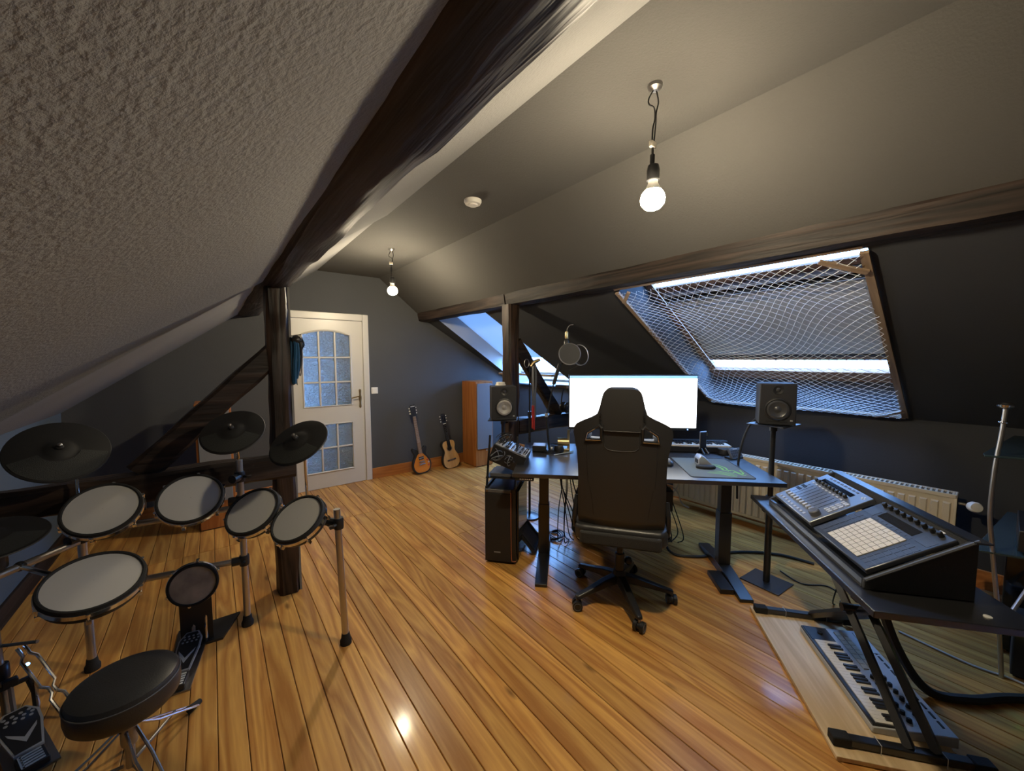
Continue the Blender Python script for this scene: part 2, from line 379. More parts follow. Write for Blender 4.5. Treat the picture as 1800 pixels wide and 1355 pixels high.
# left slope: rougher near bay (a little proud, rounded end) and smoother far bay
def slope_left(name, m, y0, y1, off, round_end=False):
    mb = MB(); a = math.atan(.722); n = Vector((math.sin(a), 0, -math.cos(a)))      # into the room
    p0 = Vector((1.03, 0, ZC)); p1 = Vector((XL - .05, 0, slL(XL - .05)))
    rows = [(y0, off)]
    if round_end: rows += [(y1 - .07, off), (y1 - .035, off * .85), (y1 - .012, off * .5), (y1, 0)]
    else: rows += [(y1, off)]
    vs = []; 
    for y, o in rows:
        for p in (p0, p1): q = p + n * o; vs.append((q.x if o == 0 or p is p1 else q.x - n.x * o * 0, y, q.z))
    k = len(rows)
    for y, o in rows:
        for p in (p0, p1): q = p - n * .1; vs.append((q.x, y, q.z))
    fs = [(2 * i, 2 * i + 1, 2 * i + 3, 2 * i + 2) for i in range(k - 1)] + [(2 * k + 2 * i + 1, 2 * k + 2 * i, 2 * k + 2 * i + 2, 2 * k + 2 * i + 3) for i in range(k - 1)]
    fs += [(0, 2 * k, 2 * k + 1, 1), (2 * k - 2, 2 * k - 1, 4 * k - 1, 4 * k - 2)]
    return struct(mb.add(vs, fs).build(name, m, smooth=True, angle=60))
slope_left('ceiling_left', 'rough_plaster', YF, 2.86, .02, True)
slope_left('ceiling_left_far', 'smooth_light', 2.86, YB, 0.)
# right slope, upper strip above the purlin
struct(in_y([(1.77, ZC), (2.36, slR(2.36)), (2.42, slR(2.36) + .09), (1.83, ZC + .1)], YF, YB, 'ceiling_right_upper', 'ceil'))
TS = Matrix((( ES.x, 0, NN.x, S0.x), (0, 1, 0, 0), (ES.z, 0, NN.z, S0.z), (0, 0, 0, 1)))
cr = MB()
BY0, BY1, BS = .43, 1.85, 1.88          # large opening
GY0, GY1, GY2, GS = 3.62, 4.73, 4.99, 1.86   # small opening (far side splayed)
SMIN = (2.36 - 2.43) / ES.x; SMAX = (XR + .03 - 2.43) / ES.x
for out in ([(SMIN, YF), (0, YF), (0, YB), (SMIN, YB)], [(BS, YF), (SMAX, YF), (SMAX, YB), (BS, YB)],
            [(0, YF), (BS, YF), (BS, BY0), (0, BY0)], [(0, BY1), (BS, BY1), (BS, GY0), (0, GY0)],
            [(0, GY1), (GS, GY2), (BS, GY2), (BS, YB), (0, YB)], [(GS, GY0), (BS, GY0), (BS, GY2), (GS, GY2)]):
    cr.prism(out, 0, .02, TS)
struct(cr.build('ceiling_right', 'wall_dark', smooth=False))

# ---------------- baseboards
def along_x(name, m, x0, x1, y, h, t=.018):
    return struct(MB().box(x0, x1, y - t, y, 0, h).build(name, m, bevel=.004))
along_x('baseboard_back', 'base_wood', 1.605, XR, YB, .14)
along_x('baseboard_back_far', 'base_wood', XL, .60, YB, .14)
struct(MB().box(XL, XL + .02, YF, YB - .02, 0, .12).build('baseboard_left', 'beam', bevel=.004))
struct(MB().box(XR - .02, XR, YF, YB - .02, 0, .13).build('baseboard_right', 'base_wood', bevel=.004))

# ---------------- timbers
def timber(name, m, p0, p1, sec, xax, jit=.006, segs=24, parent=None):
    """section sec = [(a,b)] in axes (xax, z-like); jittered surface"""
    p0 = Vector(p0); p1 = Vector(p1); d = (p1 - p0).normalized(); xa = Vector(xax); xa = (xa - d * xa.dot(d)).normalized(); ya = d.cross(xa)
    n = len(sec); L = (p1 - p0).length; vs = []; fs = []
    ph = [random.uniform(0, 6.28) for _ in range(n)]; fq = [random.uniform(1.5, 4.5) for _ in range(n)]
    for i in range(segs + 1):
        t = i / segs
        for k, (a, b) in enumerate(sec):
            j = jit * (math.sin(ph[k] + fq[k] * t * L * 2) + .7 * math.sin(ph[k] * 2 + fq[k] * t * L * 5.3)) + random.uniform(-.3, .3) * jit
            r = math.hypot(a, b) or 1; vs.append(p0 + d * (t * L) + xa * (a + a / r * j) + ya * (b + b / r * j))
    for i in range(segs):
        for k in range(n): fs.append((i * n + k, i * n + (k + 1) % n, (i + 1) * n + (k + 1) % n, (i + 1) * n + k))
    fs += [tuple(range(n - 1, -1, -1)), tuple(segs * n + k for k in range(n))]
    return MB().add(vs, fs).build(name, m, parent, angle=32)
def rsec(w, h, c=.018):
    w /= 2; h /= 2
    return [(-w + c, -h), (w - c, -h), (w, -h + c), (w, h - c), (w - c, h), (-w + c, h), (-w, h - c), (-w, -h + c)]
# left purlin: section given relative to (.40,2.15); xax = world x, third axis = d x xa = (y cross x) = -z
pl = [(a - .40, -(b - 2.15)) for a, b in [(.245, 2.052), (.29, 2.035), (.37, 2.037), (.43, 2.06), (.465, 2.11), (.485, 2.17), (.492, 2.228), (.40, 2.30), (.26, 2.2)]]
def top(o, label, cat, group=None): return tag(o, label, cat, group)
top(timber('purlin', 'beam', (.40, YF, 2.15), (.40, YB - .002, 2.15), pl, (1, 0, 0), .005, 60), 'long dark roof purlin under the pale left slope', 'beam')
pr_ = [(a - 2.38, -(b - 2.16)) for a, b in [(2.30, 2.10), (2.33, 2.095), (2.46, 2.095), (2.475, 2.11), (2.47, 2.19), (2.40, 2.215), (2.285, 2.215), (2.28, 2.19)]]
top(timber('purlin', 'beam', (2.38, YF, 2.16), (2.38, 3.045, 2.16), pr_, (1, 0, 0), .004, 50), 'long dark roof purlin running above the net-covered skylight', 'beam')
top(timber('purlin', 'beam', (2.38, 3.06, 2.16), (2.38, YB - .002, 2.16), pr_, (1, 0, 0), .004, 24), 'short dark purlin running from the right post to the back wall', 'beam')
post_l = top(timber('timber_post', 'beam_z', (.347, 2.945, 0), (.347, 2.945, 2.05), rsec(.122, .135), (1, 0, 0), .005, 26), 'dark timber post standing left of the white glazed door', 'post')
MB().box(.409, .422, 2.90, 3.0, .0, 2.16).build('plaster_edge', 'smooth_light', post_l, label='pale plaster edge strip')
top(timber('timber_post', 'beam_z', (2.335, 3.02, 0), (2.335, 3.02, 2.1), rsec(.13, .14), (1, 0, 0), .005, 26), 'dark brown timber post behind the left studio monitor', 'post')
top(timber('tie_beam', 'beam_x', (XL, 2.925, .875), (.412, 2.925, .875), rsec(.13, .15), (0, 1, 0), .004, 24), 'dark horizontal tie beam behind the drum kit', 'beam')
top(timber('tie_beam', 'beam_x', (2.40, 3.02, .895), (XR, 3.02, .895), rsec(.13, .15), (0, 1, 0), .004, 24), 'dark horizontal tie beam behind the left end of the desk', 'beam')
top(timber('timber_brace', 'beam_x', (.34, 2.95, 1.636), (-.34, 2.95, .945), rsec(.10, .135), (0, 1, 0), .003, 20), 'sloping dark brace from the left post down to the tie beam', 'beam')
top(timber('timber_brace', 'beam_x', (2.39, 3.02, 1.74), (2.98, 3.02, .96), rsec(.10, .125), (0, 1, 0), .004, 20), 'sloping dark brace beside the microphone stand', 'beam')

# ---------------- large skylight
def P4(name, m, pts, parent=None):
    return MB().quad(*pts).build(name, m, parent, smooth=False)
def sbox(mb, s0, s1, y0, y1, n0, n1): mb.box(s0, s1, y0, y1, n0, n1, TS); return mb
win = thing('window_1', 'large roof window behind the net', 'window'); win['kind'] = 'structure'; del win['category']; del win['label']
WN = .25
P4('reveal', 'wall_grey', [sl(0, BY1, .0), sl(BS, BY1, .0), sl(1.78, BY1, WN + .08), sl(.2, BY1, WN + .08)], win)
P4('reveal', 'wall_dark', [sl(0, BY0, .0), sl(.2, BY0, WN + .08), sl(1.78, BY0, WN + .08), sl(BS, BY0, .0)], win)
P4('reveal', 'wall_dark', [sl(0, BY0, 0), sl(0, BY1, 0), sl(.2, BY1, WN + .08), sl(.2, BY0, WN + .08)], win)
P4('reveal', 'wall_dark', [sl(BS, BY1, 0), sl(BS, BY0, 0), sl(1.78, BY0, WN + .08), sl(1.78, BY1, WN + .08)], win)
fr = MB(); sbox(fr, .2, .25, BY0, BY1, WN, WN + .02); sbox(fr, 1.65, 1.80, BY0, BY1, WN - .02, WN + .02); sbox(fr, .25, 1.65, BY0, BY0 + .04, WN, WN + .04); sbox(fr, .25, 1.65, BY1 - .06, BY1, WN, WN + .04)
fr.build('window_frame', 'win_wood', win, bevel=.004)
sa = MB(); y0, y1 = BY0 + .045, BY1 - .075
sbox(sa, .345, .54, y0, y1, WN - .01, WN + .012); sbox(sa, 1.40, 1.475, y0, y1, WN - .01, WN + .012); sbox(sa, .54, 1.40, y0, y0 + .06, WN - .01, WN + .012); sbox(sa, .54, 1.40, y1 - .06, y1, WN - .01, WN + .012)
sash = sa.build('sash', 'win_wood', win, bevel=.004)
sbox(MB(), .40, .43, y0 + .05, y1 - .05, WN - .04, WN - .015).build('ventilation_bar', 'silver', sash)
sbox(MB(), .47, .50, y0 + .03, y1 - .03, WN - .03, WN - .012).build('ventilation_bar', 'black', sash)
bl = sbox(MB(), .55, 1.36, y0 + .03, y1 - .04, WN - .022, WN - .018).build('blind', 'blind_grey', sash)
sbox(MB(), .52, .555, y0 + .01, y1 - .02, WN - .05, WN - .018).build('head_rail', 'silver', bl)
sbox(MB(), 1.36, 1.385, y0 + .03, y1 - .04, WN - .03, WN - .015).build('bottom_bar', 'black', bl)
P4('pane', 'glass', [sl(.26, BY0 + .04, WN + .06), sl(.26, BY1 - .06, WN + .06), sl(1.65, BY1 - .06, WN + .06), sl(1.65, BY0 + .04, WN + .06)], win)

# net on its lath frame
nf = thing('net_frame', 'wooden lath frame with a white cord net over the large roof window', 'net')
def lathbar(s0, y0, s1, y1, wd=.034, n0=-.022, n1=-.004, name='lath'):
    a = Vector((s0, y0)); b = Vector((s1, y1)); L = (b - a).length; d = (b - a) / L
    T = TS @ Matrix(((d.x, -d.y, 0, a.x), (d.y, d.x, 0, a.y), (0, 0, 1, 0), (0, 0, 0, 1)))
    o = bpy.data.objects.new(name, MB().box(0, L, -wd / 2, wd / 2, n0, n1).build(name + '_m', 'lath').data)
    bpy.data.objects.remove(bpy.data.objects[name + '_m']) if name + '_m' in bpy.data.objects else None
    COL.objects.link(o); o.matrix_world = T; o.parent = nf; return o
N0, N1, NS0, NS1 = BY0 + .012, BY1 - .004, .03, BS - .01
lathbar(NS0, N0, NS1, N0); lathbar(NS0, N1, NS1, N1); lathbar(-.012, N0, -.012, N1, .02); lathbar(NS1, N0, NS1, N1)
for (s, y, ds, dy) in ((NS0, N0, .13, .17), (NS0, N1, .11, -.11), (NS1, N0, -.13, .17), (NS1, N1, -.13, -.17)):
    lathbar(s + ds, y, s, y + dy, .026, -.036, -.022, 'corner_brace')
def warp(s, y):
    u = (s - NS0) / (NS1 - NS0); v = (y - N0) / (N1 - N0); e = 16 * u * (1 - u) * v * (1 - v); e = max(0, min(1, e)) ** .5
    ds = e * (.05 * math.sin(5.1 * y + 3 * s) + .03 * math.sin(9 * s + 1)); dy = e * (.05 * math.sin(4.2 * s + 2.2 * y) + .02 * math.sin(11 * y))
    n = -.03 - e * (.05 * max(0, u - .35) * 2.2 + .03 * math.sin(4 * s + 5 * y) * .6)
    return sl(s + ds, y + dy, n)
net = MB(); CELL = .058; rows = int((NS1 - NS0 + N1 - N0) / CELL) + 1
for sgn in (1, -1):
    for i in range(rows + 1):
        c = i * CELL; pts = []
        a = 0.
        while a <= (NS1 - NS0) + 1e-6:
            yy = (c - a) if sgn > 0 else (N1 - N0) - (c - a)
            if -1e-6 <= yy <= (N1 - N0) + 1e-6: pts.append(warp(NS0 + a, N0 + yy))
            a += .03
        if len(pts) > 1: net.tube(pts, .0014, 3)
net.build('net', 'netc', nf, kind='stuff')

# ---------------- small skylight
win2 = thing('window_2', 'w', 'w'); win2['kind'] = 'structure'; del win2['category']; del win2['label']
WM = .2
P4('reveal', 'reveal', [sl(0, GY1, 0), sl(GS, GY2, 0), sl(2.16, GY2 + .02, WM + .08), sl(.1, GY1, WM + .08)], win2)
P4('reveal', 'reveal', [sl(0, GY0, 0), sl(.1, GY0, WM + .08), sl(2.16, GY0, WM + .08), sl(GS, GY0, 0)], win2)
P4('reveal', 'reveal', [sl(0, GY0, 0), sl(0, GY1, 0), sl(.1, GY1, WM + .08), sl(.1, GY0, WM + .08)], win2)
P4('reveal', 'reveal', [sl(GS, GY2, 0), sl(GS, GY0, 0), sl(2.16, GY0, WM + .08), sl(2.16, GY2 + .02, WM + .08)], win2)
f2 = MB(); sbox(f2, .1, .17, GY0, GY1 + .02, WM, WM + .08); sbox(f2, 2.02, 2.16, GY0, GY2 + .03, WM, WM + .08); sbox(f2, .17, 2.02, GY0, GY0 + .06, WM, WM + .08)
f2.build('window_frame', 'lath', win2, bevel=.004)
sbox(MB(), 1.78, 1.86, GY0 + .06, GY2, WM - .01, WM + .05).build('sash_rail', 'lath', win2, bevel=.004)
P4('blind', 'blind_white', [sl(.15, GY0 + .05, WM), sl(.15, GY1 + .02, WM), sl(1.34, 4.93, WM), sl(1.34, GY0 + .05, WM)], win2)
P4('pane', 'glass', [sl(.15, GY0 + .05, WM + .05), sl(.15, GY1 + .02, WM + .05), sl(2.05, GY2 + .02, WM + .05), sl(2.05, GY0 + .05, WM + .05)], win2)
MB().box(3.55, 3.60, 3.7, 4.9, 1.33, 1.36).build('sill_bar', 'lath', win2)

# ---------------- door
door = thing('door_1', 'd', 'd', (0, YB, 0)); door['kind'] = 'structure'; del door['category']; del door['label']
cs = MB()
cs.box(.58, .665, -.03, .02, 0, 2.135); cs.box(1.525, 1.60, -.03, .02, 0, 2.135); cs.box(.665, 1.525, -.03, .02, 2.05, 2.135)
cs.build('door_casing', 'white', door, bevel=.008, seg=3)
LX0, LX1, LZ1 = .668, 1.522, 2.047
GX0, GX1 = .835, 1.375; UZ0, UZ1, ARCH = 1.005, 1.865, .055; BZ0, BZ1 = .20, .785
def archz(x): t = (x - (GX0 + GX1) / 2) / ((GX1 - GX0) / 2); return UZ1 + ARCH * (1 - t * t)
def fillstrip(mb, x0, x1, za, zb, n, y0, y1):
    for i in range(n):
        a = x0 + (x1 - x0) * i / n; b = x0 + (x1 - x0) * (i + 1) / n
        vs = [(a, y0, za(a)), (b, y0, za(b)), (b, y0, zb(b)), (a, y0, zb(a)), (a, y1, za(a)), (b, y1, za(b)), (b, y1, zb(b)), (a, y1, zb(a))]
        mb.add(vs, [(0, 1, 2, 3), (7, 6, 5, 4), (0, 4, 5, 1), (3, 2, 6, 7)])
lf = MB()
lf.box(LX0, GX0, -.02, .02, .005, LZ1); lf.box(GX1, LX1, -.02, .02, .005, LZ1); lf.box(GX0, GX1, -.02, .02, .005, BZ0); lf.box(GX0, GX1, -.02, .02, BZ1, UZ0)
fillstrip(lf, GX0, GX1, archz, lambda x: LZ1, 16, -.02, .02)
leaf = lf.build('door_leaf', 'white', door)
def trim(mb, pts, r=.013): mb.tube(pts, r, 6, closed=True)
tr = MB(); arc = [(GX0 + (GX1 - GX0) * i / 16, -.02, archz(GX0 + (GX1 - GX0) * i / 16)) for i in range(17)]
trim(tr, [(GX1, -.02, UZ0), (GX0, -.02, UZ0)] + arc); tr.build('glazing_bead', 'white', leaf)
tr = MB(); trim(tr, [(GX0, -.02, BZ0), (GX1, -.02, BZ0), (GX1, -.02, BZ1), (GX0, -.02, BZ1)]); tr.build('glazing_bead', 'white', leaf)
w3 = (GX1 - GX0) / 3
for k in (1, 2):
    x = GX0 + w3 * k
    MB().box(x - .011, x + .011, -.022, .012, UZ0, archz(x)).build('muntin', 'white', leaf, bevel=.005); MB().box(x - .011, x + .011, -.022, .012, BZ0, BZ1).build('muntin', 'white', leaf, bevel=.005)
for z in (UZ0 + .29, UZ0 + .59): MB().box(GX0, GX1, -.021, .011, z - .010, z + .010).build('muntin', 'white', leaf, bevel=.005)
zm = (BZ0 + BZ1) / 2; MB().box(GX0, GX1, -.021, .011, zm - .010, zm + .010).build('muntin', 'white', leaf, bevel=.005)
for i in range(3):
    xa, xb = GX0 + w3 * i + .011 * (i > 0), GX0 + w3 * (i + 1) - .011 * (i < 2)
    for za, zb in ((UZ0, UZ0 + .28), (UZ0 + .30, UZ0 + .58)): MB().box(xa, xb, -.006, 0, za, zb).build('pane', 'doorglass', leaf, smooth=False)
    mb = MB(); fillstrip(mb, xa, xb, lambda x: UZ0 + .60, archz, 6, -.006, 0); mb.build('pane', 'doorglass', leaf, smooth=False)
    for za, zb in ((BZ0, zm - .01), (zm + .01, BZ1)): MB().box(xa, xb, -.006, 0, za, zb).build('pane', 'doorglass', leaf, smooth=False)
hd = MB(); hx = 1.475
hd.tube([(hx, -.024, .955), (hx, -.024, .97), (hx, -.024, 1.02), (hx, -.024, 1.075), (hx, -.024, 1.13), (hx, -.024, 1.18), (hx, -.024, 1.195)], [.006, .016, .011, .018, .011, .016, .006], 10)
hp = hd.build('handle_plate', 'brass', leaf)
MB().tube(crv([(hx, -.03, 1.10), (hx, -.065, 1.10), (hx - .03, -.068, 1.105), (hx - .09, -.066, 1.095), (hx - .115, -.062, 1.085)]), .007, 8).build('door_handle', 'brass', leaf)
# hallway beyond the glass
hall = MB(); hall.box(-.3, .80, 7.0, 7.05, 0, 2.5); hall.box(1.12, 2.6, 7.0, 7.05, 0, 2.5); hall.box(.80, 1.12, 7.0, 7.05, 1.95, 2.5); hall.box(-.35, -.3, YB + .14, 7.05, 0, 2.5); hall.box(-.3, 2.6, YB + .14, 7.05, 2.5, 2.55); hall.box(2.6, 2.65, YB + .14, 7.05, 0, 2.5)
struct(hall.build('wall_hall', 'hall', smooth=False))
struct(MB().box(-.35, 3.2, YB + .0, 7.05, -.06, 0).build('floor_hall', 'rosewood', smooth=False))
struct(P4('hall_light_sheet', 'hall_sheet', [(.80, 7.02, 0), (1.12, 7.02, 0), (1.12, 7.02, 1.95), (.80, 7.02, 1.95)]))  # added translucent sheet, made up so sky light brightens the left panes
struct(MB().box(1.62, 2.4, 6.2, 6.9, 0, 1.75).build('trim_hall_dark_block', 'rosewood', bevel=.01))  # added block, made up to darken the view through the right panes
struct(MB().box(1.0, 1.6, 6.3, 6.8, 0, .55).build('trim_hall', 'greencloth', bevel=.02))

sw = thing('light_switch', 'white square light switch on the wall right of the door', 'switch', (1.665, YB, 1.165))
MB().box(-.042, .042, -.011, 0, -.042, .042).build('switch_plate', 'white2', sw, bevel=.004); MB().box(-.030, .030, -.016, -.010, -.030, .030).build('rocker', 'white2', sw, bevel=.003)

# ================================================================== LAMPS
def bulb_lamp(loc, zb, k, label):
    x, y = loc; t = thing('pendant_bulb', label, 'lamp', (x, y, ZC), group='bare bulbs on the ceiling')
    d = ZC - zb
    MB().lathe([(.028, 0), (.026, -.012), (.012, -.022)], 16).build('ceiling_hook', 'steel', t)
    MB().tube(crv([(0, 0, -.01), (-.02, .012, -.05), (-.022, .01, -.075), (-.004, 0, -.085), (.004, 0, -.12), (-.006, .002, -.16), (-.012, .0, -.19 * k - .02)]), .0028, 6).build('wire', 'blackmat', t)
    MB().tube(crv([(.003, 0, -.01), (.012, -.008, -.06), (.006, -.004, -.10), (.01, 0, -.14), (-.004, -.003, -.19 * k - .02)]), .0028, 6).build('wire', 'blackmat', t)
    c0 = -.19 * k - .02
    MB().cbox((-.008, 0, c0 - .012), (.034, .014, .024)).build('terminal_block', 'clear', t, bevel=.003)
    MB().tube([(-.008, 0, c0 - .02), (-.008, 0, -d + .12)], .0045, 8).build('cord', 'blackmat', t)
    MB().tube([(-.008, 0, c0 - .05), (-.008, 0, c0 - .09)], .009, 8).build('cord_grip', 'blackmat', t)
    MB().lathe([(.006, -d + .125), (.020, -d + .118), (.024, -d + .10), (.024, -d + .062)], 18).build('socket', 'black', t)
    MB().lathe([(.017, -d + .075), (.018, -d + .052), (.025, -d + .036), (.033, -d + .022)], 18, cap0=False, cap1=False).build('bulb_neck', 'white2', t)
    b = MB(); b.lathe([(.031, -d + .023), (.036, -d + .018), (.042, -d + .008), (.046, -d - .008), (.043, -d - .026), (.030, -d - .042), (.012, -d - .050), (.001, -d - .051)], 24)
    b.build('glass_bulb', 'bulb', t)
bulb_lamp((1.386, .884), 2.205, 1., 'lit bare bulb hanging above the desk chair')
bulb_lamp((1.398, 3.65), 2.235, .55, 'lit bare bulb hanging in front of the white door')
sd = thing('smoke_detector', 'round white smoke detector on the ceiling between the two bulbs', 'detector', (1.41, 2.226, ZC))
MB().lathe([(.058, 0), (.058, -.012), (.050, -.026), (.0, -.03)], 28, cap1=False).build('detector_body', 'white2', sd)
MB().lathe([(.034, -.028), (.030, -.036), (.001, -.037)], 20).build('sensor_cap', 'white2', sd)

# ================================================================== DRUM KIT
RB = [(.52, 2.18), (.10, 2.70), (-.55, 2.79), (-.84, 2.42)]   # rack posts
rack = thing('drum_rack', 'aluminium tube rack carrying the electronic drum pads', 'drum rack')
def post(x, y, z, dx=0., dy=0.):
    MB().cyl((x, y, .03), (x + dx, y + dy, z), .0175, 14).build('post', 'alu', rack)
    MB().lathe([(.030, 0), (.031, .02), (.024, .035), (.021, .06), (.020, .062)], 16, Matrix.Translation((x, y, 0))).build('rubber_foot', 'rubber', rack)
post(.52, 2.18, .77, -.022, .004); post(.10, 2.70, 1.0); post(-.55, 2.79, .80); post(-.84, 2.42, .72)
def bar(a, b): MB().cyl(a, b, .0165, 12).build('crossbar', 'alu', rack)
bar((.10, 2.70, .40), (-.55, 2.79, .42)); bar((.10, 2.70, .69), (.505, 2.185, .69)); bar((-.55, 2.79, .68), (-.84, 2.42, .68)); bar((.10, 2.70, .72), (-.55, 2.79, .72))
def clamp(p, d):
    mb = MB(); p = Vector(p); d = Vector((d[0], d[1], 0)).normalized()
    mb.lathe([(.024, -.03), (.026, -.02), (.026, .02), (.024, .03)], 12, Matrix.Translation(p))
    mb.tube([p + d * .015, p + d * .06], .024, 10); mb.cyl(p + Vector((-d.y, d.x, 0)) * .02, p + Vector((-d.y, d.x, 0)) * .05, .009, 8); mb.cbox(p + Vector((-d.y, d.x, 0)) * .055, (.022, .022, .014))
    mb.build('clamp', 'black', rack)
clamp((.10, 2.70, .40), (-1, .14)); clamp((-.55, 2.79, .42), (1, -.14)); clamp((.505, 2.184, .69), (-.4, .5)); clamp((.10, 2.70, .69), (.4, -.5)); clamp((.10, 2.70, .76), (-1, .14)); clamp((-.55, 2.79, .70), (-.6, -.7)); clamp((-.84, 2.42, .68), (.6, .7)); clamp((.10, 2.70, .90), (-.5, -.6))

def drum(name, label, c, n, R, mount, head='head', depth=.075):
    T = frame(c, n); t = thing(name, label, 'drum pad', mw=T, group='mesh drum pads of the electronic kit')
    k = R / .125
    MB().lathe([(.001, .004), (R * .5, .004), (R, .002)], 40, cap0=False, cap1=False).build('drum_head', head, t)
    MB().lathe([(R - .001, -.004), (R - .001, .006), (R + .003, .010), (R + .010, .009), (R + .013, .002), (R + .013, -.010)], 44, cap0=False, cap1=False).build('rubber_rim', 'rubber', t)
    MB().lathe([(R + .008, -.006), (R + .016, -.008), (R + .0165, -.026), (R + .012, -.030), (R + .006, -.030)], 44, cap0=False, cap1=False).build('hoop', 'chrome', t)
    MB().lathe([(R + .008, -.024), (R + .010, -.034), (R + .004, -.055), (R * .82, -depth), (.001, -depth - .004)], 40, cap0=False, cap1=False).build('shell', 'black', t)
    for i in range(6):
        a = 2 * PI * i / 6 + .35; x, y = (R + .017) * math.cos(a), (R + .017) * math.sin(a)
        mb = MB(); mb.cyl((x, y, -.006), (x, y, -.05), .0042, 8); mb.cyl((x, y, -.004), (x, y, -.014), .0075, 8); mb.cbox((x * .985, y * .985, -.045), (.014, .014, .022), None)
        mb.build('tension_lug', 'chrome', t)
    Ti = T.inverted(); q = Ti @ Vector(mount); e = Vector((q.x, q.y, 0)); e = e.normalized() if e.length > 1e-4 else Vector((1, 0, 0))
    MB().tube([e * (R * .75) + Vector((0, 0, -depth * .8)), q], .011, 8).build('mount_rod', 'chrome', t)
    MB().cbox(e * (R * .98) + Vector((0, 0, -.05)), (.04, .04, .035)).build('mount_bracket', 'black', t); MB().sphere(q, .022, 10).build('bar_clamp', 'black', t)
    return t
drum('tom_pad', 'white tom pad under the large left cymbal', (-.446, 2.640, .862), (-.009, -.661, .751), .130, (-.40, 2.772, .72))
drum('tom_pad', 'white tom pad second from left in the upper row', (-.118, 2.585, .856), (-.066, -.704, .707), .128, (-.08, 2.727, .72))
drum('tom_pad', 'white tom pad third from left beside the dark post', (.131, 2.328, .806), (-.441, -.486, .755), .117, (.27, 2.482, .69))
drum('tom_pad', 'white tom pad furthest right on the drum rack', (.302, 2.12, .791), (-.487, -.365, .793), .1175, (.46, 2.243, .69))
drum('snare_pad', 'large low white snare pad beside the hi-hat pedal', (-.42, 2.247, .677), (.085, -.36, .929), .145, (-.70, 2.60, .68))
# kick pad on its tower
kk = (-.133, 2.640, .362); kt = drum('kick_pad', 'small grey upright kick pad behind the black pedal', kk, (-.086, -.99, .10), .099, (-.13, 2.70, .33), 'head_dirty', .045)
MB(frame(kk, (-.086, -.99, .10)).inverted()).prism([(-.20, 2.685), (-.06, 2.675), (-.06, 2.70), (-.20, 2.71)], .012, .40).build('tower', 'black', kt)
MB(frame(kk, (-.086, -.99, .10)).inverted()).prism([(-.23, 2.66), (-.02, 2.64), (.07, 2.855), (-.22, 2.86)], .0, .012).build('tower_base', 'black', kt)

def cymbal(name, label, c, n, R, base, arm_mid=None, boom=None):
    T = frame(c, n); t = thing(name, label, 'cymbal', mw=T, group='black cymbal pads of the electronic kit')
    mb = MB(); mb.lathe([(.012, .024), (.035, .022), (.05, .014), (.062, .010)] + [(.062 + (R - .062) * i / 6, .010 - .014 * (i / 6) ** 1.5) for i in range(1, 7)] + [(R + .003, -.008), (R - .004, -.013), (.06, -.004), (.02, .002)], 48)
    mb.build('cymbal_pad', 'cym', t)
    ta = R; vs = []     # raised playing zone on the near half
    mb = MB(); prof = [(.070, .0115), (R * .55, .0085), (R * .96, -.0015)]
    vs = []; fs = []; nn_ = 22
    for r, z in prof:
        for i in range(nn_ + 1):
            a = PI * 1.08 + (PI * .84) * i / nn_; vs.append((r * math.cos(a), r * math.sin(a), z + .0016))
    for j in range(2):
        for i in range(nn_): fs.append((j * (nn_ + 1) + i, (j + 1) * (nn_ + 1) + i, (j + 1) * (nn_ + 1) + i + 1, j * (nn_ + 1) + i + 1))
    mb.add(vs, fs).build('strike_zone', 'zone', t)
    mb = MB(); mb.lathe([(.013, .02), (.014, .034), (.010, .040)], 12); mb.build('felt_washer', 'blackmat', t)
    mb = MB(); mb.lathe([(.008, .036), (.009, .052), (.004, .056)], 10); mb.build('wing_nut', 'steel', t)
    Ti = T.inverted(); pts = [Vector((0, 0, .03)), Vector((0, 0, -.04))] + ([Ti @ Vector(arm_mid)] if arm_mid else []) + [Ti @ Vector(base)]
    MB().tube(pts, .0075, 10).build('cymbal_arm', 'chrome', t)
    mb = MB(); p = pts[1]; mb.sphere(p, .016, 10); mb.tube([p + Vector((.02, 0, 0)), p + Vector((.045, .012, .006))], .005, 6); mb.build('tilter', 'chrome', t)
    return t
cymbal('crash_cymbal', 'large black cymbal pad at the far left', (-.600, 2.80, 1.14), (.198, -.704, .682), .173, (-.55, 2.79, .78), (-.56, 2.83, 1.06))
cymbal('crash_cymbal', 'black cymbal pad in front of the sloping brace', (.075, 2.585, 1.188), (-.241, -.605, .759), .150, (.10, 2.70, .98), (.09, 2.66, 1.12))
cymbal('ride_cymbal', 'black cymbal pad overlapping the white door', (.330, 2.20, 1.161), (-.476, -.421, .772), .1435, (.385, 2.335, .69), (.37, 2.28, 1.08))
hh = cymbal('hihat_cymbal', 'low black hi-hat pad cut by the left picture edge', (-.765, 2.55, .845), (.05, -.22, .97), .17, (-.80, 2.62, .55), (-.775, 2.58, .72))
MB(frame((-.765, 2.55, .845), (.05, -.22, .97)).inverted()).lathe([(.045, .70), (.05, .71), (.05, .80), (.03, .825)], 14, Matrix.Translation((-.768, 2.56, 0))).build('hihat_sensor', 'black', hh)
for dz in (.036, .050): MB().lathe([(.024, dz), (.026, dz + .004), (.024, dz + .009)], 14).build('clutch_ring', 'white2', hh)
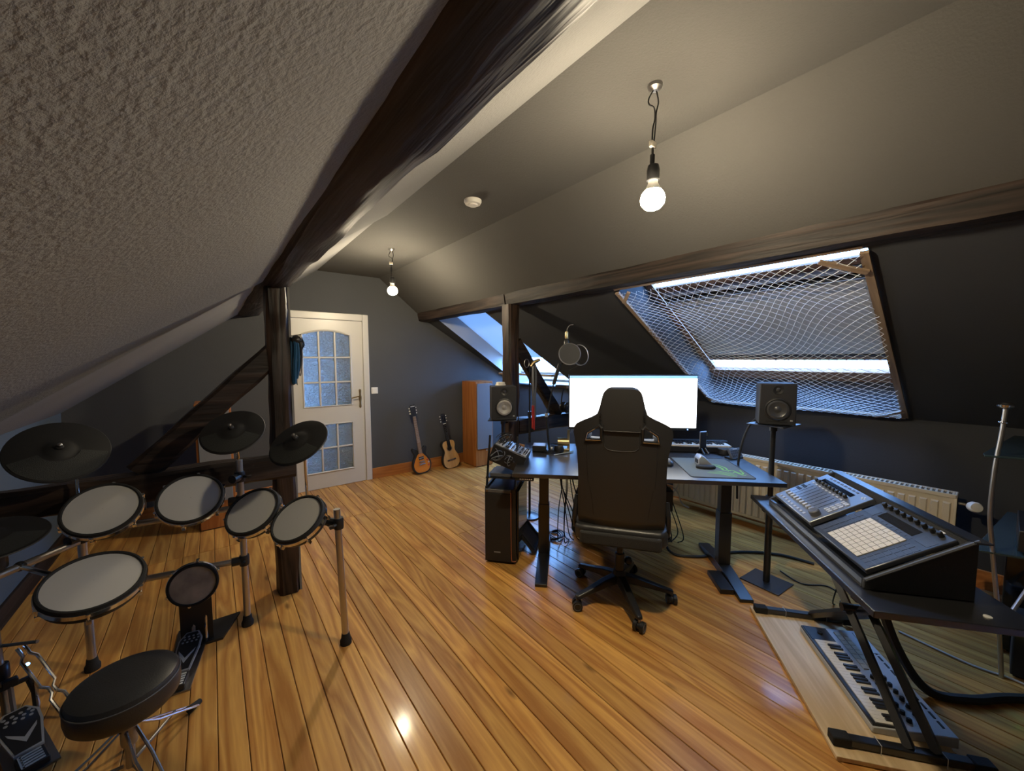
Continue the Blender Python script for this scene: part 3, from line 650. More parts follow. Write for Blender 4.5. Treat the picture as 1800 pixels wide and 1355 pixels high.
# hi-hat stand and pedal
hs = thing('hihat_stand', 'chrome hi-hat stand with bent wire legs at the lower left', 'stand', (-.775, 2.60, 0))
MB().tube([(0, 0, .02), (-.01, -.01, .72)], .013, 12).build('stand_tube', 'steel', hs); MB().tube([(.0, .0, .35), (.13, -.10, .37)], .007, 8).build('clamp_rod', 'steel', hs)
MB().lathe([(.02, .20), (.022, .21), (.022, .26), (.02, .27)], 12).build('collar', 'black', hs)
def wireleg(pts): MB().tube(pts, .0065, 8).build('wire_leg', 'chrome', hs)
A, B_ = Vector((.05, .02, .31)), Vector((.20, -.10, .012)); d_ = (B_ - A); e_ = Vector((.034, .028, 0))
for sgn in (1, -1):
    wireleg([A + e_ * .25 * sgn, A + d_ * .12 + e_ * .25 * sgn, A + d_ * .18 + e_ * .55 * sgn, A + d_ * .56 + e_ * .55 * sgn, A + d_ * .62 + e_ * .18 * sgn, A + d_ * .70 + e_ * .18 * sgn, A + d_ * .76 + e_ * .5 * sgn, B_ + e_ * .5 * sgn])
MB().tube([(.0, 0, .22), (-.12, .20, .01)], .008, 8).build('wire_leg', 'chrome', hs)
MB().tube([(.0, 0, .22), (-.16, -.12, .01)], .008, 8).build('wire_leg', 'chrome', hs)
MB().sphere((.072, -.005, .235), .007, 8).build('signal_light', 'led_blue', hs)

def pedal(name, label, toe, heel, wd):
    toe = Vector((*toe, 0)); heel = Vector((*heel, 0)); L = (toe - heel).length; d = (toe - heel).normalized()
    t = thing(name, label, 'pedal', tuple(heel), math.atan2(d.y, d.x) - PI / 2)
    h = wd / 2
    MB().box(-h, h, 0, L, .0, .008).build('base_plate', 'steel', t)
    Tt = Matrix.Translation((0, .10, .035)) @ Matrix.Rotation(math.radians(11), 4, 'X'); FL_ = L * .60
    out = [(-h * .62, 0), (h * .62, 0), (h * .95, FL_ * .55), (h * .95, FL_ * .8), (h * .5, FL_), (-h * .5, FL_), (-h * .95, FL_ * .8), (-h * .95, FL_ * .55)]
    fb = MB().prism(out, 0, .010, Tt).build('footboard', 'printgrey', t)
    MB().prism([(x * .86, FL_ * .5 + (y - FL_ * .5) * .93) for x, y in out], .0095, .0125, Tt).build('grip_sheet', 'black', t)
    for r in range(3):
        for c in range(4):
            MB().prism(circ((c - 1.5) * h * .36 + (r % 2) * h * .1, FL_ * (.86 - r * .075), h * .10, 8), .0125, .0145, Tt).build('grip_stud', 'printgrey', t)
    MB().prism([(-h * .66, FL_ * .52), (0, FL_ * .30), (h * .66, FL_ * .52), (h * .6, FL_ * .44), (0, FL_ * .18), (-h * .6, FL_ * .44)], .0126, .014, Tt).build('chevron_print', 'printgrey', t)
    MB().box(-h * .62, h * .62, .01, .10, .008, .036).build('heel_plate', 'black', t, bevel=.004)
    for j in range(5): MB().box(-h * .45, h * .45, .015 + j * .017, .024 + j * .017, .036, .038).build('heel_print', 'printwhite', t)
    MB().box(-h * .52, -h * .36, .015, .095, .036, .038).build('heel_print', 'printwhite', t)
    for sx in (-1, 1):
        MB().tube([(sx * h * .95, L * .86, .01), (sx * h * .95, L * .9, .12), (sx * h * .75, L * .93, .185)], .009, 8).build('frame_upright', 'black', t)
    MB().cyl((-h, L * .93, .185), (h, L * .93, .185), .010, 10).build('axle', 'black', t)
    MB().tube([(0, L * .93, .185), (0, L * .9, .13), (0, L * .86, .085)], .009, 6).build('drive_chain', 'steel', t)
    MB().cbox((0, L * .93, .20), (.045, .03, .03)).build('cam', 'black', t, bevel=.004)
    mb = MB(); mb.tube([(h * 1.05, L * .85, .03), (h * 1.05, L * .9, .16)], .007, 8); mb.build('return_spring', 'chrome', t)
    return t, L
pk, L = pedal('kick_pedal', 'black kick pedal in front of the grey kick pad', (-.135, 2.735), (-.205, 2.325), .105)
MB().tube([(0, L * .93, .20), (-.02, L * .86, .27)], .0045, 8).build('beater_rod', 'chrome', pk); MB().lathe([(.022, -.015), (.026, 0), (.022, .015)], 14, Matrix.Translation((-.022, L * .85, .275))).build('beater', 'white2', pk)
pedal('hihat_pedal', 'black hi-hat pedal at the bottom left corner', (-.755, 2.58), (-.60, 2.20), .125)

# throne
th = thing('drum_throne', 'black round drum throne at the lower left', 'stool', (-.30, 1.90, 0))
so = [(.17 * math.cos(2 * PI * k / 36), .172 * math.sin(2 * PI * k / 36)) for k in range(36)]
mb = MB(); mb.lathe([(.10, .325), (.135, .328), (.150, .345), (.154, .37), (.153, .405), (.145, .425), (.125, .434), (.08, .439), (.001, .441)], 44); mb.build('seat_cushion', 'leather', th)
mb = MB(); mb.tube([(.1525 * math.cos(2 * PI * k / 44), .1525 * math.sin(2 * PI * k / 44), .409) for k in range(44)], .0022, 6, closed=True); mb.build('seat_piping', 'grey', th)
MB().cyl((0, 0, .09), (0, 0, .325), .014, 14).build('column', 'steel', th); MB().lathe([(.022, .18), (.024, .19), (.024, .26), (.022, .27)], 14).build('collar', 'steel', th)
for a in (58, 178, 298):
    ca, sa_ = math.cos(math.radians(a)), math.sin(math.radians(a)); px, py = -sa_ * .014, ca * .014
    for s_ in (1, -1):
        MB().tube([(px * s_ + ca * .02, py * s_ + sa_ * .02, .24), (px * 1.6 * s_ + ca * .10, py * 1.6 * s_ + sa_ * .10, .17), (px * s_ + ca * .32, py * s_ + sa_ * .32, .02)], .0055, 8).build('leg', 'chrome', th)
    MB().tube([(ca * .02, sa_ * .02, .10), (ca * .21, sa_ * .21, .10)], .006, 8).build('strut', 'steel', th)
    MB().tube([(ca * .29, sa_ * .29, .03), (ca * .35, sa_ * .35, .012)], [.016, .012], 10).build('rubber_foot', 'rubber', th)

# ================================================================== DESK
DTH = math.radians(-45.577); DL, DD, DZ = 1.765, 1.0, .78
DE = Vector((math.cos(DTH), math.sin(DTH), 0)); DV = Vector((-DE.y, DE.x, 0)); DO = Vector((1.616, 2.077, 0))
def dk(a, b, z=0.): return DO + DE * a + DV * b + Vector((0, 0, z))
desk = thing('standing_desk', 'black height-adjustable desk with two column legs', 'desk', tuple(DO), DTH)
MB().box(0, DL, 0, DD, DZ - .028, DZ).build('desk_top', 'desk', desk, bevel=.003)
for ax in (.205, 1.532):
    MB().box(ax - .042, ax + .042, .31, .39, .06, .45).build('leg', 'blackmetal', desk, bevel=.004)
    MB().box(ax - .036, ax + .036, .316, .384, .40, DZ - .03).build('inner_column', 'blackmetal', desk, bevel=.003)
    MB().add([(ax - .042, -.05, 0), (ax + .042, -.05, 0), (ax + .042, .73, 0), (ax - .042, .73, 0), (ax - .042, -.05, .022), (ax + .042, -.05, .022), (ax + .042, .25, .06), (ax - .042, .25, .06), (ax + .042, .45, .06), (ax - .042, .45, .06), (ax + .042, .73, .022), (ax - .042, .73, .022)],
             [(3, 2, 1, 0), (0, 1, 5, 4), (4, 5, 6, 7), (7, 6, 8, 9), (9, 8, 10, 11), (2, 3, 11, 10), (1, 2, 10, 8, 6, 5), (0, 4, 7, 9, 11, 3)]).build('foot', 'blackmetal', desk, bevel=.004)
    MB().box(ax - .05, ax + .05, .10, .62, DZ - .058, DZ - .029).build('side_bracket', 'blackmetal', desk)
MB().box(.205, 1.532, .30, .40, DZ - .07, DZ - .03).build('crossbeam', 'blackmetal', desk)
MB().box(.02, .15, .012, .045, DZ - .055, DZ - .029).build('height_control', 'black', desk, bevel=.004)
for i in range(7): MB().box(.052 + i * .013, .060 + i * .013, .0105, .013, DZ - .046, DZ - .038).build('control_button', 'printwhite', desk)
MB().box(1.40, 1.488, .03, .27, 0.0, .035).build('cable_box', 'black', desk, bevel=.004)

# ---------------- racing-style chair, seen from behind
CHX, CHY = 2.063, 1.50; CF = Vector((.81, .586, 0)).normalized(); CRZ = math.atan2(CF.y, CF.x) - PI / 2
ch = thing('gaming_chair', 'black leather high-back gaming chair turned to the desk', 'chair', (CHX, CHY, 0), CRZ)
ZW = [(.50, .205), (.54, .238), (.568, .248), (.64, .252), (.72, .252), (.80, .251), (.872, .250), (.95, .252), (1.023, .258), (1.08, .270), (1.137, .281), (1.165, .277), (1.19, .262), (1.213, .224), (1.235, .172), (1.258, .138), (1.30, .124), (1.36, .110), (1.385, .102), (1.40, .088), (1.406, .065)]
def cw(z):
    for (a, wa), (b, wb) in zip(ZW[:-1], ZW[1:]):
        if a <= z <= b: return wa + (wb - wa) * (z - a) / (b - a)
    return ZW[-1][1] if z > 1 else ZW[0][1]
YBK = -.235
def cy(x, z):   # back surface of the backrest
    wv = abs(x) / .28; return YBK - .02 - (z - .5) * .06 + .055 * wv ** 2.6 + (.03 * max(0, .62 - z) / .1 if z < .62 else 0) - (.012 if z > 1.16 and abs(x) < .12 else 0)
HOLE = [(-.206, 1.098), (-.196, 1.142), (-.124, 1.192), (-.113, 1.180), (-.114, 1.105)]
def inside(px, pz, poly):
    c = False; n = len(poly)
    for i in range(n):
        x1, z1 = poly[i]; x2, z2 = poly[(i + 1) % n]
        if (z1 > pz) != (z2 > pz) and px < (x2 - x1) * (pz - z1) / (z2 - z1) + x1: c = not c
    return c
nx, nz = 64, 110; vs = []; fs = []
for j in range(nz + 1):
    z = .50 + (1.406 - .50) * j / nz; wv = cw(z)
    for i in range(nx + 1): x = wv * (2 * i / nx - 1); vs.append((x, cy(x, z), z))
for j in range(nz):
    for i in range(nx):
        q = [j * (nx + 1) + i, j * (nx + 1) + i + 1, (j + 1) * (nx + 1) + i + 1, (j + 1) * (nx + 1) + i]
        cxx = sum(vs[k][0] for k in q) / 4; cz = sum(vs[k][2] for k in q) / 4
        if inside(cxx, cz, HOLE) or inside(-cxx, cz, HOLE): continue
        fs.append(tuple(q))
bk = MB().add(vs, fs).build('backrest', 'leather', ch, angle=50)
so_ = bk.modifiers.new('thick', 'SOLIDIFY'); so_.thickness = .085; so_.offset = -1.
bv = bk.modifiers.new('soft', 'BEVEL'); bv.width = .022; bv.segments = 4; bv.limit_method = 'ANGLE'; bv.angle_limit = math.radians(60)
for sg in (1, -1):
    loop = [(sg * x, cy(x, z) - .001, z) for x, z in HOLE]; MB().tube(loop, .011, 8, closed=True).build('shoulder_bezel', 'black', bk)
    MB().tube([(sg * -.204, cy(.2, 1.1) - .010, 1.100), (sg * -.116, cy(.12, 1.1) - .010, 1.106)], .0045, 8).build('bezel_trim', 'chrome', bk)
    MB().tube([(sg * -.203, cy(.2, 1.1) - .010, 1.104), (sg * -.194, cy(.19, 1.14) - .010, 1.142), (sg * -.15, cy(.15, 1.17) - .010, 1.172)], .003, 8).build('bezel_trim', 'chrome', bk)
    MB().tube([(sg * x, cy(x, z) - .001, z) for x, z in [(.195, 1.085), (.196, 1.0), (.192, .9), (.186, .83)]], .0028, 6).build('seam', 'blackmat', bk)
    MB().tube([(sg * x, cy(x, z) - .001, z) for x, z in [(.178, .82), (.165, .74), (.155, .66), (.148, .58)]], .0024, 6).build('seam', 'blackmat', bk)
    MB().tube([(sg * x, cy(x, z) - .001, z) for x, z in [(.098, 1.20), (.099, 1.12), (.095, 1.065), (.075, 1.05)]], .0028, 6).build('seam', 'blackmat', bk)
    MB().tube(crv([(sg * .262, cy(.26, .7) + .02, .74), (sg * .268, cy(.26, .7) + .0, .66), (sg * .272, cy(.26, .6) - .0, .58), (sg * .27, -.17, .52)]), [.012] * 18 + [.02], 8).build('hinge_cover', 'black', ch)
MB().tube([(x, cy(x, 1.163) - .001, 1.163) for x in (-.098, -.05, 0, .05, .098)], .0026, 6).build('seam', 'blackmat', bk)
MB().tube([(x, cy(x, 1.05) - .001, 1.05 - .006 * (1 - (x / .075) ** 2)) for x in (-.075, -.04, 0, .04, .075)], .0026, 6).build('seam', 'blackmat', bk)
st = MB().prism(rrect(-.27, .27, -.265, .29, .06, 5), .475, .575).build('seat', 'leather', ch, bevel=.025, seg=4)
MB().prism(rrect(-.235, .235, -.285, -.05, .03, 4), .468, .545).build('seat_rear_panel', 'fabric', ch, bevel=.012, seg=3)
MB().box(-.13, .13, -.12, .12, .42, .475).build('tilt_mechanism', 'blackmetal', ch, bevel=.01)
MB().tube([(-.10, 0, .44), (-.29, .05, .44), (-.31, .05, .43)], .008, 8).build('lever', 'black', ch)
for sg in (1, -1):
    MB().box(sg * .235 - .018, sg * .235 + .018, .05, .11, .47, .66).build('armrest_post', 'black', ch, bevel=.006)
    MB().prism(rrect(sg * .235 - .04, sg * .235 + .04, -.02, .20, .03), .66, .69).build('armrest_pad', 'black', ch, bevel=.008)
    MB().box(min(sg * .15, sg * .25), max(sg * .15, sg * .25), .05, .10, .455, .478).build('armrest_bracket', 'black', ch)
MB().lathe([(.030, .19), (.030, .30), (.020, .302), (.020, .43)], 18).build('gas_lift', 'black', ch)
MB().lathe([(.055, .125), (.05, .15), (.036, .19)], 18).build('base_hub', 'black', ch)
MB().sphere((.055, .02, .245), .028, 10).build('tension_knob', 'black', ch)
for k, a in enumerate((165, 93, 21, -51, -123)):
    t_ = math.radians(a) - CRZ; c_, s_ = math.cos(t_), math.sin(t_); pts = []
    vs = []; prof = [(.03, .115, .165, .034), (.12, .105, .150, .030), (.24, .085, .115, .026), (.32, .070, .095, .022), (.335, .072, .09, .016)]
    for r, z0, z1, hw in prof:
        for dw, z in ((-hw, z0), (hw, z0), (hw * .75, z1), (-hw * .75, z1)): vs.append((c_ * r - s_ * dw, s_ * r + c_ * dw, z))
    fs = [(3, 2, 1, 0)] + [(i * 4 + j, i * 4 + (j + 1) % 4, (i + 1) * 4 + (j + 1) % 4, (i + 1) * 4 + j) for i in range(4) for j in range(4)] + [(16, 17, 18, 19)]
    MB().add(vs, fs).build('base_leg', 'black', ch, bevel=.006)
    px, py = c_ * .325, s_ * .325; ca = t_ + 1.1 + k * .7; ux, uy = math.cos(ca), math.sin(ca)
    MB().cyl((px, py, .05), (px, py, .085), .008, 8).build('caster_stem', 'steel', ch)
    cs_ = MB()
    cs_.cyl((px + ux * .030, py + uy * .030, .031), (px + ux * .010, py + uy * .010, .031), .031, 18); cs_.cyl((px - ux * .010, py - uy * .010, .031), (px - ux * .030, py - uy * .030, .031), .031, 18)
    cs_.cyl((px + ux * .012, py + uy * .012, .031), (px - ux * .012, py - uy * .012, .031), .02, 12)
    cw_ = cs_.build('caster', 'black', ch)
    for sg in (1, -1):
        MB().tube([(px + ux * .031 * sg + math.cos(q) * -uy * .022, py + uy * .031 * sg + math.cos(q) * ux * .022, .031 + math.sin(q) * .022) for q in [2 * PI * i / 14 for i in range(14)]], .0022, 5, closed=True).build('caster_ring', 'grey', cw_)

# ---------------- monitor
MA = math.radians(42); MN = Vector((-math.sin(MA), -math.cos(MA), 0)); MX = Vector((math.cos(MA), -math.sin(MA), 0))
mon = thing('ultrawide_monitor', 'wide black monitor with a glowing white screen behind the chair', 'monitor', mw=axes((2.695, 1.862, DZ), MX, -MN))
W2, Z0, Z1 = .508, .232, .655
MB().box(-W2 - .008, W2 + .008, 0, .035, Z0 - .022, Z1 + .008).build('housing', 'black', mon, bevel=.004)
MB().box(-W2, W2, -.0025, 0, Z0, Z1 - .022).build('screen', 'screen', mon, smooth=False)
MB().box(-W2, W2, -.0025, 0, Z1 - .022, Z1).build('screen_bar', 'screenblue', mon, smooth=False)
MB().sphere((W2 - .065, -.002, Z0 - .014), .004, 8).build('power_light', 'led_blue', mon)
MB().box(-.04, .04, .035, .06, .02, .45).build('stand_column', 'black', mon, bevel=.004)
for sg in (1, -1): MB().tube([(0, .05, .012), (sg * .20, -.12, .009)], .011, 8).build('stand_foot', 'black', mon)
MB().lathe([(.07, 0), (.07, .012), (.02, .02)], 20, Matrix.Translation((0, .045, 0))).build('stand_base', 'black', mon)

# ---------------- studio monitors on stands
def studio_monitor(label, base, z, face, k, col, plate, grp='studio monitors on stands'):
    f = Vector(face).normalized(); x = Vector((-f.y, f.x, 0)); x = Vector((0, 0, 1)).cross(-f) * -1
    X = axes((base[0], base[1], z), Vector((0, 0, 1)).cross(-f) * -1 if False else (-f).cross(Vector((0, 0, 1))), -f)
    t = thing('studio_monitor', label, 'speaker', mw=X, group=grp)
    w, h, d = .105 * k, .285 * k, .20 * k
    MB().prism([(-w, -d * .5), (w, -d * .5), (w, d * .5), (-w, d * .5)], .004, h).build('cabinet', 'blackmat', t, bevel=.006)
    yf = -d * .5
    Tf = Matrix.Translation((0, yf, h * .385)) @ Matrix.Rotation(PI / 2, 4, 'X')
    MB().lathe([(.076 * k, .0), (.076 * k, .006), (.068 * k, .008), (.062 * k, .002)], 32, Tf, False, False).build('woofer_surround', 'black', t)
    MB().lathe([(.064 * k, .007), (.052 * k, .0095), (.045 * k, .006), (.022 * k, .0015)], 28, Tf, False, False).build('woofer_cone', col, t)
    MB().lathe([(.022 * k, .0015), (.016 * k, .006), (.001, .008)], 18, Tf, False, False).build('dust_cap', col, t)
    Tt = Matrix.Translation((0, yf, h * .85)) @ Matrix.Rotation(PI / 2, 4, 'X')
    MB().lathe([(.032 * k, 0), (.03 * k, .004), (.016 * k, .001)], 22, Tt, False, False).build('tweeter_guide', 'black', t); MB().sphere((0, yf - .001, h * .85), .014 * k, 12, (1, .5, 1)).build('tweeter_dome', 'cone_dark', t)
    MB().box(-.066 * k, .060 * k, yf - .002, yf + .002, h * .085, h * .115).build('bass_port', 'rubber', t)
    MB().box(.072 * k, .086 * k, yf - .002, yf + .002, h * .12, h * .145).build('badge', 'lightgrey', t)
    return t, X
def stand(label, x, y, zt, rz, ps=.13, grp='black studio monitor stands'):
    t = thing('speaker_stand', label, 'stand', (x, y, 0), rz, grp)
    MB().box(-.115, .115, -.125, .125, 0, .008).build('base_plate', 'blackmetal', t, bevel=.002)
    MB().cyl((0, 0, .008), (0, 0, .60), .021, 16).build('outer_tube', 'blackmetal', t); MB().cyl((0, 0, .55), (0, 0, zt - .01), .017, 16).build('inner_tube', 'blackmetal', t)
    MB().lathe([(.027, .58), (.027, .62)], 14).build('collar', 'black', t); MB().tube([(.02, 0, .60), (.055, 0, .60)], .010, 8).build('clamp_knob', 'black', t)
    MB().cyl((0, 0, zt - .05), (0, 0, zt - .008), .024, 14).build('plate_collar', 'blackmetal', t); MB().tube([(.02, 0, zt - .035), (.045, 0, zt - .035)], .009, 8).build('clamp_knob', 'black', t)
    MB().box(-ps, ps, -.115, .115, zt - .007, zt).build('top_plate', 'blackmetal', t, bevel=.002)
    return t
stand('black speaker stand at the right end of the desk', 3.018, .962, 1.128, math.radians(-5))
studio_monitor('black studio monitor beside the net-covered window', (3.022, .958), 1.129, (-.90, -.44, 0), .98, 'cone_dark', 0)
MB().tube(crv([(3.10, 1.02, 1.20), (3.10, 1.13, 1.10), (3.06, 1.17, .95), (3.08, 1.20, .75), (3.14, 1.22, .50)]), .008, 8).build('speaker_cable', 'blackmat')
tag(bpy.data.objects['speaker_cable'], 'black cable hanging from the right studio monitor', 'cable')
stand('black speaker stand between the computer tower and the timber post', 2.088, 2.815, 1.028, math.radians(-40))
studio_monitor('black studio monitor with a takeaway lid on top', (2.075, 2.80), 1.029, (-.50, -.88, 0), 1.06, 'cone', 0)
cup = thing('cup_lid', 'white takeaway lid lying on the left studio monitor', 'lid', (2.075, 2.835, 1.333))
MB().lathe([(.045, 0), (.047, .006), (.043, .012), (.041, .026), (.034, .03), (.001, .028)], 24).build('lid_shell', 'paper', cup); MB().lathe([(.048, 0), (.05, .003), (.048, .007)], 24, None, False, False).build('lid_rim', 'paper', cup)

# ---------------- tower speakers
def tower(label, x, y, w, d, h, m='orange_wood'):
    t = thing('tower_speaker', label, 'speaker', (x, y, 0), 0, 'orange wooden tower speakers')
    MB().box(0, w, 0, d, .01, h).build('cabinet', m, t, bevel=.004)
    MB().box(.012, w - .012, .01, d - .01, 0, .01).build('plinth', 'black', t)
    MB().prism(rrect(.018, w - .018, .26, h - .03, .02), -.0, .016, Matrix(((1, 0, 0, 0), (0, 0, -1, 0), (0, 1, 0, 0), (0, 0, 0, 1)))).build('speaker_grille', 'grille_grey', t, bevel=.004)
    MB().cyl((w * .62, -.006, .235), (w * .62, .0, .235), .012, 14).build('badge', 'silver', t)
tower('orange wooden tower speaker against the back wall beside the guitars', 2.955, 4.645, .30, .37, 1.246)
tower('orange wooden tower speaker behind the sloping brace', -.145, 4.45, .27, .36, 1.175)

# ---------------- computer tower with a small rack on top
PCX = Vector((1.773 - 1.612, 2.226 - 2.416, 0)).normalized(); PCY = Vector((-PCX.y, PCX.x, 0))
pc = thing('computer_tower', 'black computer tower with a copper trim line left of the desk', 'computer', mw=axes((1.612, 2.416, 0), PCX, PCY))
MB().box(0, .245, .0, .42, .012, .585).build('case', 'black', pc, bevel=.004)
MB().box(.006, .205, -.012, 0, .02, .555).build('front_panel', 'blackmat', pc, bevel=.003)
MB().box(.004, .205, -.010, .03, .557, .583).build('top_fascia', 'grey', pc, bevel=.003)
MB().cyl((.022, -.011, .57), (.022, -.016, .57), .008, 12).build('power_button', 'brass', pc)
MB().tube(crv([(.208, -.012, .565), (.209, -.013, .5), (.209, -.013, .30), (.212, -.013, .06), (.222, -.012, .032), (.245, -.004, .03)]), .0028, 6).build('trim_line', 'pcstripe', pc)
MB().box(.075, .125, -.0135, -.012, .09, .098).build('badge', 'printgrey', pc)
for q in ((.03, .03), (.21, .03), (.03, .39), (.21, .39)): MB().box(q[0] - .015, q[0] + .015, q[1] - .015, q[1] + .015, 0, .012).build('case_foot', 'rubber', pc)
MB().box(.248, .262, .02, .40, .03, .57).build('side_glass', 'display', pc, bevel=.003)
lp = thing('leaning_panel', 'flat dark panel leaning between the computer tower and the desk leg', 'panel', mw=axes((1.955, 2.245, .02), Vector((.78, .62, 0)), Vector((-.40, .50, .77))))
MB().box(0, .30, 0, .40, 0, .018).build('panel_body', 'black', lp, bevel=.003); MB().box(.01, .29, .01, .39, -.002, 0).build('panel_face', 'display', lp)
for sgn in (0, 1): MB().box(.02 + sgn * .24, .04 + sgn * .24, .01, .39, .018, .024).build('panel_rail', 'blackmetal', lp)
rk = thing('rack_stand', 'black rack stand with drilled side rails on the computer tower', 'rack', mw=axes((1.612, 2.416, .586), PCX, PCY))
def rail(x):
    T = axes((x, .02, 0), (0, .28, .96), (1, 0, 0)); r_ = MB().box(0, .40, 0, .012, -.012, .012, T).build('side_rail', 'black', rk)
    for i in range(9): MB().cyl(T @ Vector((.04 + i * .042, .006, .0125)), T @ Vector((.04 + i * .042, .006, .0135)), .006, 8).build('rail_hole', 'printgrey', r_)
rail(.005); rail(.228)
for x in (.005, .228): MB().box(x, x + .014, .0, .30, 0, .016).build('base_rail', 'black', rk)
MB().box(.0, .245, .03, .30, .07, .078).build('lower_shelf', 'black', rk); MB().box(.03, .215, .05, .26, .078, .105).build('patch_unit', 'grey', rk, bevel=.003)
MB().cyl((.012, .12, .20), (.235, .12, .20), .008, 8).build('cross_tube', 'black', rk)
mo = thing('modular_synth', 'tilted synthesizer case with patch cables on the rack stand', 'synthesizer', mw=axes((1.655, 2.40, .845), Vector((PCX.x, PCX.y, -.38)), PCY))
MB().box(0, .27, -.01, .22, -.045, .09).build('synth_case', 'black', mo, bevel=.004)
mx_ = [('silver', .035), ('screenoff', .03), ('fadertop', .045), ('lightgrey', .03), ('silver', .04), ('fadertop', .03), ('lightgrey', .04)]
x = .012
for k, (mm, wv) in enumerate(mx_):
    mp_ = MB().box(x, x + wv - .002, .0, .205, .09, .097).build('synth_module', 'lightgrey' if mm == 'screenoff' else mm, mo)
    for r in range(5):
        for c in range(2 if wv > .032 else 1): MB().cyl((x + wv * (.32 + .36 * c) if wv > .032 else x + wv / 2, .02 + r * .04, .097), (x + wv * (.32 + .36 * c) if wv > .032 else x + wv / 2, .02 + r * .04, .108), .006, 8).build('module_knob', 'black' if (r + k) % 3 else 'steel', mp_)
    x += wv
def loops(t, c, r, n, m, th=.003, name='patch_cable', flat=.5):
    for i in range(n):
        p = []; ax = Vector((random.uniform(-1, 1), random.uniform(-1, 1), random.uniform(.2, 1) * flat)).normalized(); u = ax.orthogonal().normalized(); v = ax.cross(u); rr = r * random.uniform(.6, 1.1)
        cc = Vector(c) + Vector((random.uniform(-1, 1), random.uniform(-1, 1), random.uniform(-1, 1))) * r * .35
        for q in range(19): a = 5.6 * q / 18; p.append(cc + u * rr * math.cos(a) + v * rr * math.sin(a) * .7)
        MB().tube(p, th, 5).build(name, m, t)
loops(mo, (.05, .10, .13), .055, 9, 'black'); loops(mo, (.06, -.02, .02), .05, 7, 'grey', .0035); loops(mo, (.16, -.02, .03), .04, 4, 'grey', .0035)

# ---------------- things on the desk
def on_desk(name, label, cat, a, b, rz=0., group=None): return thing(name, label, cat, tuple(dk(a, b, DZ)), DTH + rz, group)
t = on_desk('audio_box', 'flat grey box reflecting blue light at the left of the desk', 'box', .09, .63)
MB().box(0, .115, 0, .12, .004, .052).build('box_body', 'black', t, bevel=.004); MB().box(.004, .111, .004, .116, .052, .055).build('box_lid', 'lightgrey', t, bevel=.002)
t = on_desk('mouse_mat', 'grey mouse mat with a green snake print', 'mat', 1.205, .065)
MB().prism(rrect(0, .412, 0, .515, .02), 0, .003).build('mat_sheet', 'matgrey', t); 
mb = MB(); mb.tube([(p[0], p[1], .002) for p in rrect(.002, .410, .002, .513, .02)], .003, 6, closed=True); mb.build('stitched_edge', 'blackmat', t)
def snake(pts, wv): 
    P = crv([(x, y, .0034) for x, y in pts], 5); vs = []; fs = []
    for i, p in enumerate(P):
        d = (P[min(i + 1, len(P) - 1)] - P[max(i - 1, 0)]).normalized(); n = Vector((-d.y, d.x, 0)); h = wv * (.4 + .6 * math.sin(PI * i / (len(P) - 1))) / 2
        vs += [p + n * h, p - n * h]
    for i in range(len(P) - 1): fs.append((2 * i, 2 * i + 1, 2 * i + 3, 2 * i + 2))
    MB().add(vs, fs).build('snake_print', 'matgreen', t, smooth=False)
snake([(.14, .11), (.20, .10), (.26, .06), (.30, .03)], .010); snake([(.16, .135), (.22, .125), (.27, .085), (.31, .05)], .010); snake([(.20, .16), (.24, .15), (.285, .11), (.32, .07)], .010)
snake([(.20, .33), (.25, .30), (.28, .24), (.275, .19), (.30, .16)], .016); snake([(.235, .35), (.28, .32), (.31, .25), (.305, .20), (.32, .17)], .012); snake([(.30, .17), (.33, .19), (.345, .15), (.36, .10), (.38, .13), (.385, .19), (.405, .20)], .012); snake([(.29, .14), (.31, .12), (.33, .14), (.345, .11), (.36, .07), (.385, .09)], .009)
t = on_desk('vertical_mouse', 'silver and black vertical mouse on the snake-print mat', 'mouse', 1.385, .385)
MB().prism([(-.045, 0), (.05, 0), (.052, .012), (.03, .035), (-.005, .072), (-.028, .078), (-.045, .05)], -.05, .05, Matrix(((1, 0, 0, 0), (0, 0, 1, 0), (0, 1, 0, .003), (0, 0, 0, 1)))).build('mouse_body', 'silver', t, bevel=.012, seg=4); MB().box(-.05, -.042, -.035, .02, .02, .05).build('thumb_panel', 'black', t, bevel=.003); MB().box(-.02, .0, .03, .051, .03, .07).build('scroll_zone', 'black', t, bevel=.004)
t = on_desk('wrist_rest', 'black oval wrist rest on the snake-print mat', 'wrist rest', 1.372, .285)
MB().prism([(.068 * math.cos(2 * PI * k / 24), .035 * math.sin(2 * PI * k / 24)) for k in range(24)], .003, .024).build('rest_pad', 'rubber', t, bevel=.008, seg=3); MB().prism([(.06 * math.cos(2 * PI * k / 24), .030 * math.sin(2 * PI * k / 24)) for k in range(24)], .0, .004).build('rest_base', 'black', t)
t = on_desk('desk_mouse', 'black and silver mouse half hidden by the chair back', 'mouse', 1.135, .36)
mb = MB(); mb.sphere((0, 0, .012), .04, 16, (.85, 1.35, .75)); mb.build('mouse_body', 'black', t); MB().sphere((.004, .02, .03), .022, 12, (.8, 1.2, .6)).build('mouse_top', 'silver', t)
t = on_desk('upright_device', 'upright black slab on small feet in front of the keyboard', 'device', 1.508, .735, .55)
MB().box(-.034, .034, 0, .016, .045, .185).build('device_body', 'black', t, bevel=.006); MB().tube([(-.036, .008, .05), (-.036, .008, .187), (.036, .008, .187), (.036, .008, .05)], .003, 6, closed=True).build('glass_edge', 'silver', t); MB().box(.034, .041, .0, .016, .15, .175).build('edge_highlight', 'gold', t)
for sg in (1, -1): MB().tube([(sg * .02, .008, .05), (sg * .026, -.03, .008)], .007, 6).build('stand_leg', 'black', t); MB().tube([(sg * .02, .012, .05), (sg * .026, .05, .008)], .007, 6).build('stand_leg', 'black', t)
